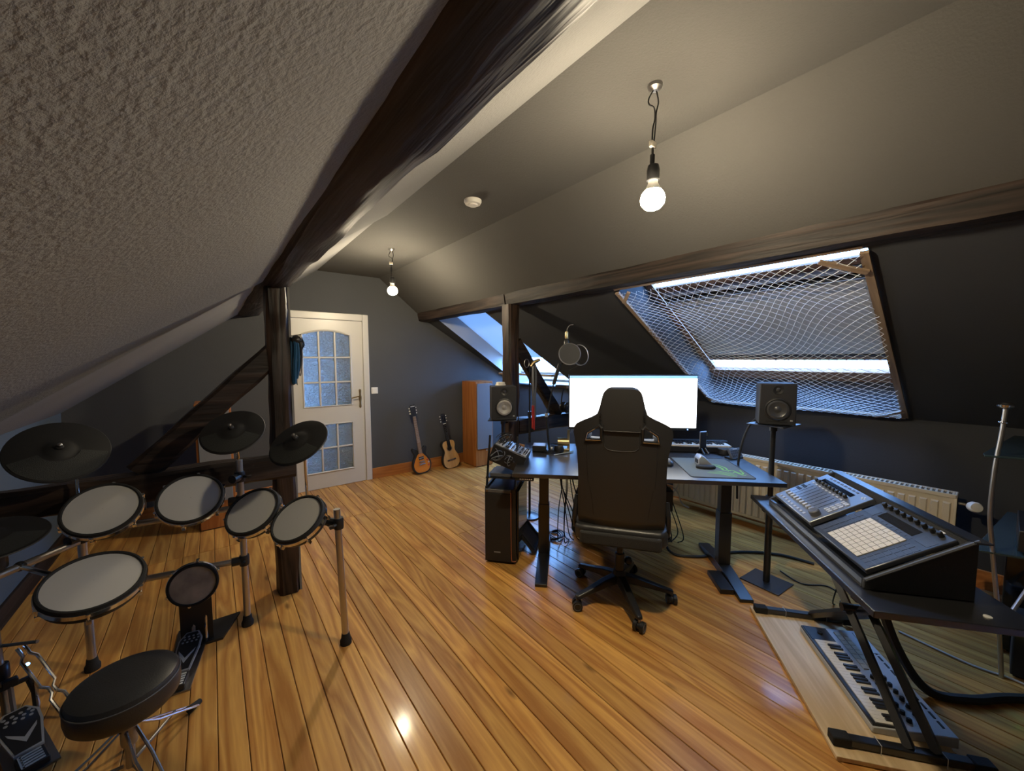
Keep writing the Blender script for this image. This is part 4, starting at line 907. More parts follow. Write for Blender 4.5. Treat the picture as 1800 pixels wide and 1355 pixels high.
t = on_desk('round_puck', 'round black puck beside the slanted keypad', 'puck', 1.675, .745); MB().lathe([(.045, 0), (.052, .008), (.052, .04), (.046, .05), (.001, .052)], 28).build('puck_body', 'black', t); MB().lathe([(.046, .05), (.05, .046)], 28, None, False, False).build('puck_ring', 'grey', t)
t = on_desk('macro_keypad', 'dark slanted keypad with fifteen keys at the right desk edge', 'keypad', 1.665, .56, .5)
Tk = Matrix.Rotation(math.radians(62), 4, 'X') @ Matrix.Translation((0, 0, 0)); Tk = Matrix.Translation((0, .02, .004)) @ Tk
MB().box(0, .12, 0, .078, 0, .02, Tk).build('keypad_body', 'grey', t, bevel=.004); MB().box(0, .12, .0, .075, 0, .012).build('keypad_foot', 'black', t, bevel=.003); MB().box(.04, .085, .067, .072, .020, .0205, Tk).build('keypad_print', 'printwhite', t)
for r in range(3):
    for c in range(5): MB().box(.012 + c * .0205, .027 + c * .0205, .010 + r * .0185, .0235 + r * .0185, .02, .023, Tk).build('key', 'black', t, bevel=.001); 
for r in range(3):
    for c in range(5): MB().box(.0155 + c * .0205, .0235 + c * .0205, .014 + r * .0185, .0165 + r * .0185, .023, .0234, Tk).build('key_print', 'printgrey', t)
# master keyboard at the back
def piano(t, x0, x1, y0, yb, z, n, mk='keywhite'):
    w_ = (x1 - x0) / n
    for i in range(n):
        MB().box(x0 + i * w_ + .0006, x0 + (i + 1) * w_ - .0006, y0, yb, z - .012, z).build('white_key', mk, t, smooth=False)
        if i % 7 in (0, 1, 3, 4, 5) and i < n - 1: MB().box(x0 + (i + 1) * w_ - w_ * .28, x0 + (i + 1) * w_ + w_ * .28, y0 + (yb - y0) * .38, yb, z - .004, z + .010).build('black_key', 'black', t, smooth=False)
t = on_desk('master_keyboard', 'long black piano keyboard at the back of the desk', 'keyboard', .80, .775, 0)
MB().prism([(0, .0), (.215, .0), (.215, .07), (.13, .075), (.125, .045), (0, .045)], 0, .965, Matrix(((0, 0, 1, 0), (1, 0, 0, 0), (0, 1, 0, .003), (0, 0, 0, 1)))).build('keyboard_body', 'black', t, bevel=.003); piano(t, .10, .945, .006, .126, .062, 36)
# microphone on its stand
def tripod_mic(): pass
t = on_desk('microphone_stand', 'black desk microphone stand with a tilted upper arm', 'mic stand', .235, .64); Ti = Matrix.LocRotScale(t.location, t.rotation_euler, None).inverted(); LW = lambda p: Ti @ Vector(p)
MB().lathe([(.055, 0), (.055, .012), (.02, .022)], 24).build('round_base', 'blackmetal', t); MB().tube([(0, 0, .01), LW((2.215, 2.372, 1.10))], .010, 12).build('lower_tube', 'black', t)
MB().tube([LW((2.215, 2.372, 1.09)), LW((2.262, 2.325, 1.40))], .006, 10).build('upper_tube', 'black', t); MB().tube([LW((2.258, 2.33, 1.36)), LW((2.292, 2.296, 1.53))], .015, 12).build('arm_grip', 'black', t); MB().lathe([(.014, 0), (.014, .03)], 10, Matrix.Translation(LW((2.215, 2.372, 1.085)))).build('clutch', 'silver', t)
mic = thing('microphone', 'upright microphone with a pale collar above the desk', 'microphone', (2.332, 2.254, 1.66)); MB().lathe([(.020, -.13), (.024, -.12), (.024, .06), (.014, .075), (.012, .08)], 18).build('mic_body', 'black', mic); MB().lathe([(.0145, .08), (.0155, .085), (.0155, .13), (.011, .14)], 14).build('connector', 'gold', mic); MB().tube(crv([(0, 0, .135), (.004, -.003, .165), (.02, -.015, .19), (.045, -.03, .195)]), .0035, 8).build('mic_cable', 'greycable', mic); MB().tube([(-.03, .03, -.13), (0, 0, -.10)], .007, 8).build('mic_clip', 'black', mic)
pf = thing('pop_filter', 'round black pop filter in front of the microphone', 'pop filter', mw=frame((2.30, 2.19, 1.612), (-.70, -.70, .08))); MB().lathe([(.001, 0), (.083, 0), (.083, .003), (.001, .003)], 36, None, False, False).build('filter_mesh', 'blackmat', pf); MB().tube([(.086 * math.cos(2 * PI * k / 36), .086 * math.sin(2 * PI * k / 36), .0015) for k in range(36)], .0048, 8, closed=True).build('filter_ring', 'steel', pf); MB().tube(crv([(.06, -.062, 0), (.075, -.075, -.01), (.07, -.09, -.03), (.0, -.13, -.05)]), .004, 6).build('gooseneck', 'blackmetal', pf)
sh = thing('open_ring_filter', 'open wire ring right of the pop filter', 'ring', mw=frame((2.392, 2.162, 1.605), (-.48, -.82, .30))); MB().tube([(.07 * math.cos(2 * PI * k / 32), .088 * math.sin(2 * PI * k / 32), 0) for k in range(32)], .0042, 8, closed=True).build('ring_wire', 'steel', sh); MB().tube([(-.045, -.067, 0), (-.06, -.08, .01)], .007, 8).build('ring_joint', 'steel', sh)
# gold cylinder, drive, pen, interface
t = on_desk('metal_device', 'champagne-coloured metal cylinder and post beside the microphone stand', 'device', .355, .72); MB().cyl((-.05, 0, .075), (.045, 0, .075), .034, 22).build('barrel', 'gold', t); MB().box(.03, .052, -.02, .02, .0, .185).build('post_plate', 'gold', t, bevel=.003); MB().box(-.04, .05, -.03, .03, 0, .02).build('device_base', 'gold', t, bevel=.004)
MB().tube([(.05, -.01, .16), (.15, .06, .24)], .009, 6).build('arm', 'silver', t)
t = on_desk('black_knob_box', 'rounded black gadget in front of the champagne cylinder', 'gadget', .315, .66); MB().lathe([(.038, 0), (.042, .01), (.042, .035), (.034, .055), (.001, .06)], 22).build('gadget_body', 'black', t); MB().box(-.05, .05, -.045, .02, 0, .006).build('gadget_base', 'black', t); MB().sphere((-.062, -.005, .03), .016, 10).build('gadget_lamp', 'silver', t)
t = on_desk('metal_pen', 'thin pale metal pen lying near the left desk edge', 'pen', .285, .535, .72); MB().tube([(0, 0, .006), (.20, 0, .006)], [.005, .005], 8).build('pen_barrel', 'gold', t); MB().tube([(-.015, 0, .006), (0, 0, .006)], [.001, .005], 8).build('pen_tip', 'silver', t)
t = on_desk('audio_interface', 'small red audio interface under the monitor', 'interface', .46, .745); MB().box(0, .14, 0, .09, .035, .075).build('interface_body', 'redmetal', t, bevel=.004); MB().box(0, .14, -.004, .0, .037, .055).build('face_plate', 'black', t); MB().tube([(.07 + .055 * math.cos(a), .03, .075 + .045 * math.sin(a)) for a in [PI * i / 12 for i in range(13)]], .006, 6).build('carry_hoop', 'silver', t)
for q in (.02, .12): MB().tube([(q, .02, .035), (q + .012, -.005, 0)], .006, 6).build('interface_leg', 'silver', t)
# second stand, cables and headphones near the right-hand post
s2 = thing('floor_mic_stand', 'tall black floor stand with clamps in front of the timber post', 'mic stand', (2.437, 2.85, 0)); MB().lathe([(.10, 0), (.10, .014), (.02, .03)], 24).build('round_base', 'blackmetal', s2); MB().cyl((0, 0, .02), (0, 0, 1.06), .012, 12).build('lower_tube', 'black', s2); MB().cyl((0, 0, 1.04), (0, 0, 1.52), .008, 10).build('upper_tube', 'black', s2); MB().lathe([(.016, 1.0), (.018, 1.06)], 12).build('clutch', 'black', s2)
MB().tube([(.0, -.01, 1.50), (.035, -.02, 1.54), (.09, -.05, 1.565)], [.018, .022, .014], 10).build('boom_clamp', 'brass', s2); MB().tube([(-.045 + .03 * math.cos(a), -.01, 1.53 + .04 * math.sin(a)) for a in [2 * PI * i / 16 for i in range(16)]], .004, 6, closed=True).build('cable_ring', 'steel', s2)
hc = thing('hanging_cables', 'bundle of cables with red ends hanging from the floor stand', 'cables', (2.462, 2.818, 1.52))
for i in range(6):
    o_ = (random.uniform(-.02, .02), random.uniform(-.015, .015)); MB().tube(crv([(o_[0], o_[1], 0), (o_[0] * 1.8, o_[1], -.15), (o_[0] * .8, o_[1], -.32), (o_[0], o_[1] * 1.2, -.44 - .02 * i)]), .006, 6).build('hanging_cable', 'steel' if i % 3 == 0 else 'grey', hc)
for i in range(4): MB().cyl((-.015 + i * .010, (i % 2) * .01, -.40), (-.015 + i * .010, (i % 2) * .01, -.62 - .008 * i), .008, 8).build('red_sleeve', 'red', hc)
hpn = thing('headphones', 'black headphones hanging on the end of the brace', 'headphones', (2.925, 2.87, 1.06)); 
for sg in (1, -1): MB().lathe([(.052, -.012), (.058, 0), (.05, .014), (.02, .018), (.001, .018)], 22, frame((sg * .012, sg * .035 - .03, 0), (.2, -1 if sg < 0 else 1, 0))).build('ear_cup', 'black', hpn)
MB().tube([(.06 * math.cos(a), -.03, .05 + .16 * math.sin(a)) for a in [PI * i / 14 for i in range(15)]], .007, 6).build('headband', 'black', hpn); MB().tube([(.036 * math.cos(2 * PI * k / 24), -.085, .036 * math.sin(2 * PI * k / 24)) for k in range(24)], .0025, 6, closed=True).build('cup_ring', 'steel', hpn)
MB().box(-.03, .03, -.07, .09, .205, .235).build('hook_block', 'lath', hpn)

# ================================================================== GUITARS
def lean(x, y, ang, tilt):   # guitar frame: x across, y towards viewer (-y world), z along neck
    z = Vector((math.sin(ang), math.sin(tilt), math.cos(tilt))).normalized(); yv = Vector((0, -1, 0)); yv = (yv - z * yv.dot(z)).normalized(); xv = z.cross(yv) * -1
    xv = yv.cross(z)
    return Matrix(((xv.x, yv.x, z.x, x), (xv.y, yv.y, z.y, y), (xv.z, yv.z, z.z, .0), (0, 0, 0, 1)))
TG = Matrix(((1, 0, 0, 0), (0, 0, 1, 0), (0, 1, 0, 0), (0, 0, 0, 1)))   # outline (x,z) thick along y
def outline(half, k=5, asym=None):
    R_ = crv([(x, z, 0) for x, z in half], k); pts = [(p.x, p.y) for p in R_]; lft = [(-p.x, p.y) for p in (crv([(x, z, 0) for x, z in asym], k) if asym else R_)]
    return pts + lft[::-1][1:-1]
g = thing('electric_guitar', 'sunburst electric guitar leaning on the back wall', 'guitar', mw=lean(2.225, 4.83, -.10, .13))
hr = [(.0, .012), (.075, .02), (.125, .07), (.138, .14), (.115, .21), (.085, .26), (.092, .30), (.106, .335), (.105, .365), (.085, .378), (.055, .36), (.03, .34), (.0, .335)]
MB().prism(outline(hr, 4), -.045, 0, TG).build('body', 'black', g, bevel=.006)
hi = [(.0, .028), (.065, .036), (.105, .078), (.115, .14), (.092, .20), (.06, .25), (.03, .285), (.0, .292)]
MB().prism(outline(hi, 4), -.001, .0025, TG).build('sunburst_top', 'sunburst', g)
MB().add([(-.024, .0, .29), (.024, .0, .29), (.020, .0, .80), (-.020, .0, .80), (-.024, .016, .29), (.024, .016, .29), (.020, .012, .80), (-.020, .012, .80)], [(3, 2, 1, 0), (4, 5, 6, 7), (0, 1, 5, 4), (1, 2, 6, 5), (2, 3, 7, 6), (3, 0, 4, 7)]).build('neck', 'fretwood', g)
for i in range(17): z = .80 - .50 * (1 - .925 ** i); MB().box(-.022, .022, .0125 + .003 * (1 - (z - .29) / .5), .0165 - .003 * ((z - .29) / .51), z - .001, z + .001).build('fret', 'silver', g)
MB().prism([(-.020, .80), (.020, .80), (.036, .83), (.040, .93), (.026, .965), (0, .952), (-.026, .965), (-.040, .93), (-.036, .83)], -.004, .010, TG).build('headstock', 'black', g)
for sg in (1, -1):
    for i in range(3): MB().lathe([(.010, 0), (.010, .02), (.006, .022)], 10, Matrix.Translation((sg * .044, 0, .845 + i * .037)) @ Matrix.Rotation(PI / 2, 4, 'X')).build('tuning_peg', 'pearl', g)
MB().box(-.03, .03, .009, .0115, .935, .945).build('headstock_print', 'printwhite', g)
MB().box(-.036, .036, .0025, .013, .205, .245).build('pickup', 'black', g, bevel=.003); MB().box(-.034, .034, .012, .0135, .222, .228).build('pickup_trim', 'silver', g); MB().box(-.040, .040, .0025, .016, .165, .180).build('bridge', 'chrome', g, bevel=.002); MB().box(-.044, .044, .0025, .018, .132, .148).build('tailpiece', 'chrome', g, bevel=.003)
for q in ((-.082, .185), (-.096, .15), (-.090, .11)): MB().cyl((q[0], .0025, q[1]), (q[0], .014, q[1]), .010, 12).build('control_knob', 'silver' if q[1] == .15 else 'red', g)
for i in range(6): x = -.019 + i * .0076; MB().tube([(x * 1.3, .019, .14), (x, .0145, .80)], .0006, 3).build('string', 'silver', g)
a = thing('acoustic_guitar', 'small amber acoustic guitar leaning beside the electric one', 'guitar', mw=lean(2.685, 4.83, -.14, .13))
ha = [(.0, .012), (.07, .018), (.118, .06), (.132, .12), (.118, .185), (.088, .245), (.084, .285), (.098, .335), (.096, .38), (.065, .41), (.0, .415)]
MB().prism(outline(ha, 5), -.075, 0, TG).build('body', 'blackmat', a, bevel=.006)
MB().prism([(x * .965, .014 + (z - .014) * .985) for x, z in outline(ha, 5)], -.001, .003, TG).build('soundboard', 'spruce', a)
Tr = Matrix.Translation((0, .003, .295)) @ Matrix.Rotation(-PI / 2, 4, 'X')
MB().lathe([(.036, .0), (.044, .001), (.044, .0), ], 28, Tr, False, False).build('rosette', 'fretwood', a); MB().lathe([(.001, .0012), (.034, .0012)], 26, Tr, False, False).build('sound_hole', 'display', a)
MB().add([(-.026, .0, .28), (.026, .0, .28), (.022, .0, .66), (-.022, .0, .66), (-.026, .012, .28), (.026, .012, .28), (.022, .010, .66), (-.022, .010, .66)], [(3, 2, 1, 0), (4, 5, 6, 7), (0, 1, 5, 4), (1, 2, 6, 5), (2, 3, 7, 6), (3, 0, 4, 7)]).build('neck', 'display', a)
for i in range(12): z = .66 - .42 * (1 - .93 ** i); MB().box(-.022, .022, .0105, .0125, z - .001, z + .001).build('fret', 'grey', a)
MB().box(-.023, .023, .008, .0135, .655, .663).build('nut', 'pearl', a)
MB().prism([(-.022, .663), (.022, .663), (.034, .69), (.036, .79), (.018, .805), (-.018, .805), (-.036, .79), (-.034, .69)], -.006, .008, TG).build('headstock', 'black', a)
for sg in (1, -1):
    MB().box(sg * .014 - .005, sg * .014 + .005, .004, .0095, .69, .775).build('tuner_slot', 'display', a)
    for i in range(3): MB().sphere((sg * .046, -.002, .695 + i * .037), .010, 8, (1, .7, .8)).build('tuning_peg', 'pearl', a)
MB().box(-.068, .068, .003, .012, .118, .138).build('bridge', 'rosewood', a, bevel=.002); MB().box(-.034, .034, .011, .014, .124, .132).build('saddle', 'fretwood', a)
for i in range(6): x = -.020 + i * .008; MB().tube([(x * 1.25, .014, .128), (x, .0135, .66)], .0006, 3).build('string', 'greycable', a)

# straps and cables hung on the left post
sp = thing('strap_bundle', 'bundle of blue straps and black cables hung on the timber post', 'straps', (.428, 2.905, 1.72))
for i, (dx, c, m, r) in enumerate([(.0, .30, 'bluecable', .012), (.012, .27, 'bluecable', .010), (.028, .22, 'black', .006), (.04, .16, 'black', .005), (.05, .13, 'black', .005), (.018, .31, 'whitecable', .004), (-.004, .29, 'whitecable', .004), (.036, .25, 'greycable', .004)]):
    MB().tube(crv([(dx, -.02, .0), (dx + .012, -.03, -.05), (dx + .004 + .012 * math.sin(i), -.03, -c * .6), (dx + .0, -.02, -c), (dx - .008, -.012, -c * .8), (dx - .006, -.01, -.06), (dx - .004, -.012, 0)]), r, 6).build('strap' if r > .008 else 'loose_cable', m, sp)
MB().sphere((.022, -.02, -.015), .036, 10, (1, .7, .8)).build('knot', 'black', sp); MB().cyl((-.006, .0, .01), (.05, -.01, .02), .004, 6).build('hook', 'steel', sp)

# ================================================================== RADIATOR
ra = thing('radiator', 'long cream panel radiator under the net-covered window', 'radiator', (3.87, .155, 0))
RLn = 1.99
MB().box(.008, .10, .0, RLn, .09, .645).build('panel', 'rad', ra, bevel=.006); MB().box(.0, .105, .0, .012, .088, .66).build('end_cap', 'rad', ra, bevel=.003); MB().box(.0, .105, RLn - .012, RLn, .088, .66).build('end_cap', 'rad', ra, bevel=.003)
nr = 36
for i in range(nr):
    y = .045 + (RLn - .09) * i / (nr - 1); out = [(-.016, .115), (.016, .115), (.016, .60), (-.016, .60)]
    MB().add([(.009, y - .021, .115), (.009, y + .021, .115), (.009, y + .021, .605), (.009, y - .021, .605), (-.004, y - .014, .125), (-.004, y + .014, .125), (-.004, y + .014, .595), (-.004, y - .014, .595)], [(0, 1, 5, 4), (1, 2, 6, 5), (2, 3, 7, 6), (3, 0, 4, 7), (4, 5, 6, 7)]).build('rib', 'rad', ra, smooth=False)
MB().box(.004, .102, .012, RLn - .012, .645, .652).build('grille_bed', 'rad_dark', ra); MB().box(.0, .010, .0, RLn, .635, .662).build('grille_edge', 'rad', ra, bevel=.002); MB().box(.095, .105, .0, RLn, .635, .662).build('grille_edge', 'rad', ra, bevel=.002)
for i in range(76): y = .02 + (RLn - .04) * i / 75; MB().box(.010, .095, y - .005, y + .005, .652, .660).build('grille_slat', 'rad', ra, smooth=False)
va = MB().tube([(.05, -.005, .60), (.05, -.06, .60)], .012, 10).build('valve_stem', 'chrome', ra); MB().tube([(.05, -.05, .60), (-.0, -.06, .60)], .010, 10).build('valve_pipe', 'white2', ra)
MB().lathe([(.020, 0), (.030, .006), (.034, .02), (.034, .045), (.028, .055), (.001, .058)], 22, frame((.03, -.062, .598), (-.86, -.42, .20))).build('thermostat_knob', 'white2', ra)

# ================================================================== KEYBOARD STAND, BOARD, CONTROLLERS
U = Vector((.785, .62, 0)).normalized(); V = Vector((U.y, -U.x, 0))     # U: away along the stand, V: to the back (right)
def uv(o, a, b, z=0.): return Vector((o[0], o[1], 0)) + U * a + V * b + Vector((0, 0, z))
KA = (2.566, .876); KB_ = (1.925, .352)
bd = thing('pine_board', 'pale pine board lying on the floor under the keyboard stand', 'board', mw=axes(uv(KB_, -.065, -.02), U, V * -1))
MB().box(0, .95, -.46, 0, .004, .022).build('board', 'light_wood', bd, bevel=.002)
MB().box(.0, .95, -.455, -.435, 0, .006).build('batten', 'light_wood', bd); MB().box(.0, .95, -.025, -.005, 0, .006).build('batten', 'light_wood', bd)
ks = thing('keyboard_stand', 'black double X keyboard stand straddling the pine board', 'stand', mw=axes((KB_[0], KB_[1], 0), U, V * -1))
def kl(a, b, z): return (a, -b, z)
for a_ in (0., .83):
    MB().box(a_ - .018, a_ + .018, -.50, .0, .026, .056).build('floor_bar', 'blackmetal', ks, bevel=.004)
    for b0, b1 in ((-.012, .055), (.445, .512)): MB().box(a_ - .023, a_ + .023, -b1, -b0, .0225, .061).build('rubber_end', 'rubber', ks, bevel=.005)
    for b_ in (.15, .36): MB().tube([(a_ - .022, -b_, .022), (a_ - .022, -b_, .060), (a_ + .022, -b_, .060), (a_ + .022, -b_, .022)], .0015, 5).build('cable_tie', 'whitecable', ks)
for b_ in (.255, .345):
    MB().tube([kl(0., b_, .05), kl(.86, b_, .665)], .0205, 4).build('stand_arm', 'blackmetal', ks)
    MB().tube([kl(.83, b_ + .035, .05), kl(-.03, b_ + .035, .665)], .0205, 4).build('stand_arm', 'blackmetal', ks)
MB().cyl(kl(.415, .22, .357), kl(.415, .42, .357), .02, 12).build('pivot', 'blackmetal', ks)
for a_ in (-.03, .86): MB().box(a_ - .018, a_ + .018, -.47, -.06, .645, .672).build('support_bar', 'blackmetal', ks, bevel=.004)
for a_, b_ in ((-.03, .03), (.86, .03)): MB().box(a_ - .02, a_ + .02, -.10, -.02, .643, .674).build('rubber_end', 'rubber', ks, bevel=.005)
pk_ = thing('stand_tray', 'flat black tray lying on the keyboard stand', 'tray', mw=axes((1.797 - .0217, .21 + .0275, .675), U, V * -1))
MB().box(0, 1.175, -.475, 0, 0, .026).build('tray_board', 'gloss', pk_, bevel=.003); MB().box(-.001, 1.176, -.002, .002, .002, .024).build('front_edge', 'black', pk_)
MB().cyl((.05, -.35, .026), (.05, -.35, .030), .011, 14).build('tray_sticker', 'printwhite', pk_)
# wedge case
WO = (1.914, .288); WL, WD, ZF, ZB = .885, .335, .024, .205
wg = thing('wedge_case', 'black felt-covered wedge case holding two controllers', 'case', mw=axes((WO[0], WO[1], .7015), U, V * -1))
def wside(a0, a1, name): MB().prism([(0, 0), (-WD, 0), (-WD, ZB + .012), (-WD + .02, ZB + .012), (0, ZF + .012)], a0, a1, Matrix(((0, 0, 1, 0), (1, 0, 0, 0), (0, 1, 0, 0), (0, 0, 0, 1)))).build(name, 'carpet', wg, bevel=.003)
wside(0, .016, 'side_panel'); wside(WL - .016, WL, 'side_panel')
MB().box(.016, WL - .016, -WD, 0, 0, .012).build('bottom_panel', 'carpet', wg); MB().box(.016, WL - .016, -.014, 0, .012, ZF + .010).build('front_lip', 'gloss', wg)
MB().box(.016, WL - .016, -WD, -WD + .014, .10, ZB + .012).build('back_panel', 'carpet', wg)
SLP = math.atan2(ZB - ZF, WD)
MB().box(-.012, WL + .01, -WD - .03, -WD + .018, ZB + .012, ZB + .018).build('back_ledge', 'gloss', wg); MB().cyl((-.001, -.24, .11), (.003, -.24, .11), .008, 10).build('screw', 'black', wg)
MB().tube([(.0, -WD, ZB + .02), (-.004, 0, ZF + .014)], .006, 6).build('edge_binding', 'grey', wg)
Wm = axes((WO[0], WO[1], .7015), U, V * -1)
def plate(a0, b0): # frame lying on the wedge slope: x along U, y towards front, z normal
    o = Wm @ Vector((a0, -b0, ZF + .013 + b0 * math.tan(SLP))); y = (V * -1 * math.cos(SLP) + Vector((0, 0, -math.sin(SLP)))); return axes(o, U, y)
# pad controller (nearer the camera)
pu = thing('pad_controller', 'dark controller with an eight by eight grid of ivory pads', 'controller', mw=plate(.020, .020))
PWd, PDp = .385, .315
MB().box(0, PWd, -PDp, 0, .0, .020).build('controller_body', 'pushtop', pu, bevel=.004)
gx0, gy0, gs = .085, -.205, .0268
for r in range(8):
    for c in range(8): MB().box(gx0 + c * gs + .001, gx0 + (c + 1) * gs - .001, gy0 + r * (gs - .004) + .001, gy0 + (r + 1) * (gs - .004) - .001, .020, .0235).build('pad', 'pads', pu, smooth=False)
MB().box(.10, .30, -.272, -.232, .020, .0208).build('display', 'display', pu)
for i in range(9):
    x = .045 + i * .037; MB().lathe([(.0095, .02), (.0095, .038), (.007, .041)], 12, Matrix.Translation((x, -.295, 0))).build('encoder', 'black', pu)
for r in range(7):
    MB().box(.010, .034, -.20 + r * .026, -.178 + r * .026, .02, .0208).build('button', 'pushpanel', pu); MB().box(.038, .062, -.20 + r * .026, -.178 + r * .026, .02, .0208).build('button', 'pushpanel', pu); MB().box(.064, .082, -.20 + r * .026, -.178 + r * .026, .02, .0208).build('button', 'pushpanel', pu)
    MB().box(.312, .336, -.20 + r * .026, -.178 + r * .026, .02, .0208).build('button', 'pushpanel', pu); MB().box(.342, .372, -.20 + r * .026, -.178 + r * .026, .02, .0208).build('button', 'pushpanel', pu)
for c in range(8): MB().box(gx0 + c * gs + .002, gx0 + (c + 1) * gs - .002, -.226, -.214, .02, .0208).build('button', 'pushpanel', pu)
MB().box(.012, .07, -.262, -.222, .02, .0208).build('button', 'pushpanel', pu); MB().box(.315, .372, -.262, -.222, .02, .0208).build('button', 'pushpanel', pu); MB().box(.05, .075, -.315, -.305, .02, .024).build('white_tab', 'printwhite', pu)
# fader controller (further)
fc = thing('fader_controller', 'grey fader controller with nine sliders and a jog wheel', 'controller', mw=plate(.445, .025))
FW, FD = .40, .295
MB().box(0, FW, -FD, 0, 0, .026).build('controller_body', 'fadertop', fc, bevel=.004)
for i in range(9):
    x = .095 + i * .033; MB().box(x - .0015, x + .0015, -.185, -.055, .026, .0265).build('fader_slot', 'black', fc); MB().box(x - .009, x + .009, -.075, -.050, .026, .040).build('fader_cap', 'silver', fc, bevel=.004)
    MB().box(x - .008, x + .008, -.028, -.016, .026, .028).build('button', 'lightgrey', fc); MB().lathe([(.009, .026), (.009, .042), (.006, .045)], 12, Matrix.Translation((x, -.222, 0))).build('encoder', 'black', fc); MB().box(x - .010, x + .010, -.204, -.196, .026, .028).build('button', 'lightgrey', fc)
    if i < 8: MB().box(x - .006, x + .010, -.284, -.276, .026, .028).build('button', 'grey', fc)
MB().box(.085, .355, -.262, -.238, .026, .0268).build('scribble_display', 'display', fc)
MB().lathe([(.024, .026), (.024, .048), (.020, .052), (.001, .052)], 22, Matrix.Translation((.048, -.055, 0))).build('jog_wheel', 'grey', fc)
for r in range(4):
    for c in range(3): MB().box(.022 + c * .017, .034 + c * .017, -.20 + r * .026, -.182 + r * .026, .026, .029).build('button', 'lightgrey', fc)
for c in range(3): MB().box(.345 + c * .016, .357 + c * .016, -.16, -.144, .026, .028).build('button', 'black', fc); MB().box(.345 + c * .016, .357 + c * .016, -.13, -.114, .026, .028).build('button', 'black', fc)
for q in ((.024, -.268), (.034, -.275), (.034, -.261), (.044, -.268)): MB().box(q[0] - .004, q[0] + .004, q[1] - .004, q[1] + .004, .026, .0266).build('logo_print', 'printwhite', fc)
MB().box(.18, .22, -.006, -.002, .0262, .0266).build('name_print', 'printwhite', fc)
# white keyboard on the board
kbm = axes(uv((2.095, .262), .0, .0, .0225), U, V * -1)
mk = thing('mini_keyboard', 'white and black mini keyboard lying on the pine board', 'keyboard', mw=kbm)
MB().prism([(0, 0), (-.29, 0), (-.29, .045), (0, .028)], 0, .62, Matrix(((0, 0, 1, 0), (1, 0, 0, 0), (0, 1, 0, .0), (0, 0, 0, 1)))).build('keyboard_body', 'lightgrey', mk, bevel=.004)
MB().box(.005, .615, -.122, -.003, .024, .037).build('key_bed', 'black', mk); piano(mk, .010, .50, -.0, -.0, 0, 0) if False else None
w_ = .49 / 25
for i in range(25):
    MB().box(.012 + i * w_ + .0006, .012 + (i + 1) * w_ - .0006, -.118, -.018, .034, .042).build('white_key', 'keywhite', mk, smooth=False)
    if (24 - i) % 7 in (1, 2, 4, 5, 6): MB().box(.012 + i * w_ - w_ * .28, .012 + i * w_ + w_ * .28, -.118, -.062, .040, .050).build('black_key', 'black', mk, smooth=False)
MB().box(.505, .612, -.12, -.01, .036, .040).build('touch_panel', 'black', mk); MB().cyl((.56, -.07, .040), (.56, -.07, .048), .012, 12).build('wheel', 'rubber', mk)
def kz(b): return .028 + .017 * b / .29
for r in range(2):
    for c in range(8): b_ = .148 + r * .030; x = .33 + c * .033; MB().box(x, x + .029, -b_ - .024, -b_, kz(b_), kz(b_) + .005).build('drum_pad', 'pads', mk, smooth=False)
for r in range(2):
    for c in range(7): b_ = .155 + r * .045; x = .05 + c * .038; MB().lathe([(.010, 0), (.009, .014), (.006, .016)], 10, Matrix.Translation((x, -b_, kz(b_)))).build('knob', 'black', mk)
for c in range(12): b_ = .262; x = .04 + c * .045; MB().box(x, x + .032, -b_ - .008, -b_, kz(b_), kz(b_) + .003).build('button', 'black', mk)
MB().box(.45, .60, -.285, -.24, .041, .0465).build('silver_strip', 'silver', mk)

# ================================================================== GLASS SHELF
gs_ = thing('glass_shelf', 'curved metal rod shelf with glass tiers at the right edge', 'shelf')
MB().tube(crv([(3.01, -.066, 0), (3.02, -.045, .25), (3.03, -.005, .62), (3.035, .012, .80), (3.04, .010, 1.02), (3.05, -.002, 1.20), (3.055, -.008, 1.335)], 6), .009, 10).build('rod', 'alu', gs_)
MB().lathe([(.012, 1.325), (.028, 1.335), (.030, 1.345), (.020, 1.357), (.001, 1.36)], 18, Matrix.Translation((3.055, -.008, 0))).build('rod_cap', 'chrome', gs_)
MB().lathe([(.015, 1.255), (.017, 1.258), (.017, 1.262), (.015, 1.265)], 14, Matrix.Translation((3.052, -.004, 0))).build('rod_ring', 'chrome', gs_)
MB().tube(crv([(3.42, -.50, 0), (3.43, -.48, .4), (3.44, -.46, .9), (3.45, -.48, 1.335)], 6), .009, 10).build('rod', 'alu', gs_); MB().tube([(3.03, -.06, .27), (3.30, -.20, .62)], .009, 10).build('diagonal_rod', 'alu', gs_)
for z in (1.085, .60):
    MB().prism([(3.0, .045), (3.06, .05), (3.9, -.05), (3.95, -.55), (3.25, -.60)], z, z + .010).build('glass_tier', 'shelfglass', gs_, bevel=.002)
am = thing('amplifier', 'black audio amplifier on the middle glass tier', 'amplifier', (3.10, -.52, .611)); MB().box(.0, .42, .0, .44, .008, .115).build('amp_case', 'black', am, bevel=.004); MB().box(.015, .405, .02, .42, .115, .118).build('amp_top', 'display', am)
for q in ((.02, .02), (.38, .02), (.02, .40), (.38, .40)): MB().box(q[0], q[0] + .02, q[1], q[1] + .02, 0, .008).build('amp_foot', 'rubber', am)
bx = thing('dark_cabinet', 'large dark box standing under the glass shelf', 'cabinet', (3.28, -.55, 0)); MB().box(0, .55, 0, .50, .015, .56).build('cabinet', 'display', bx, bevel=.006)
for q in ((.03, .03), (.5, .03), (.03, .45), (.5, .45)): MB().box(q[0], q[0] + .02, q[1], q[1] + .02, 0, .015).build('foot', 'rubber', bx)
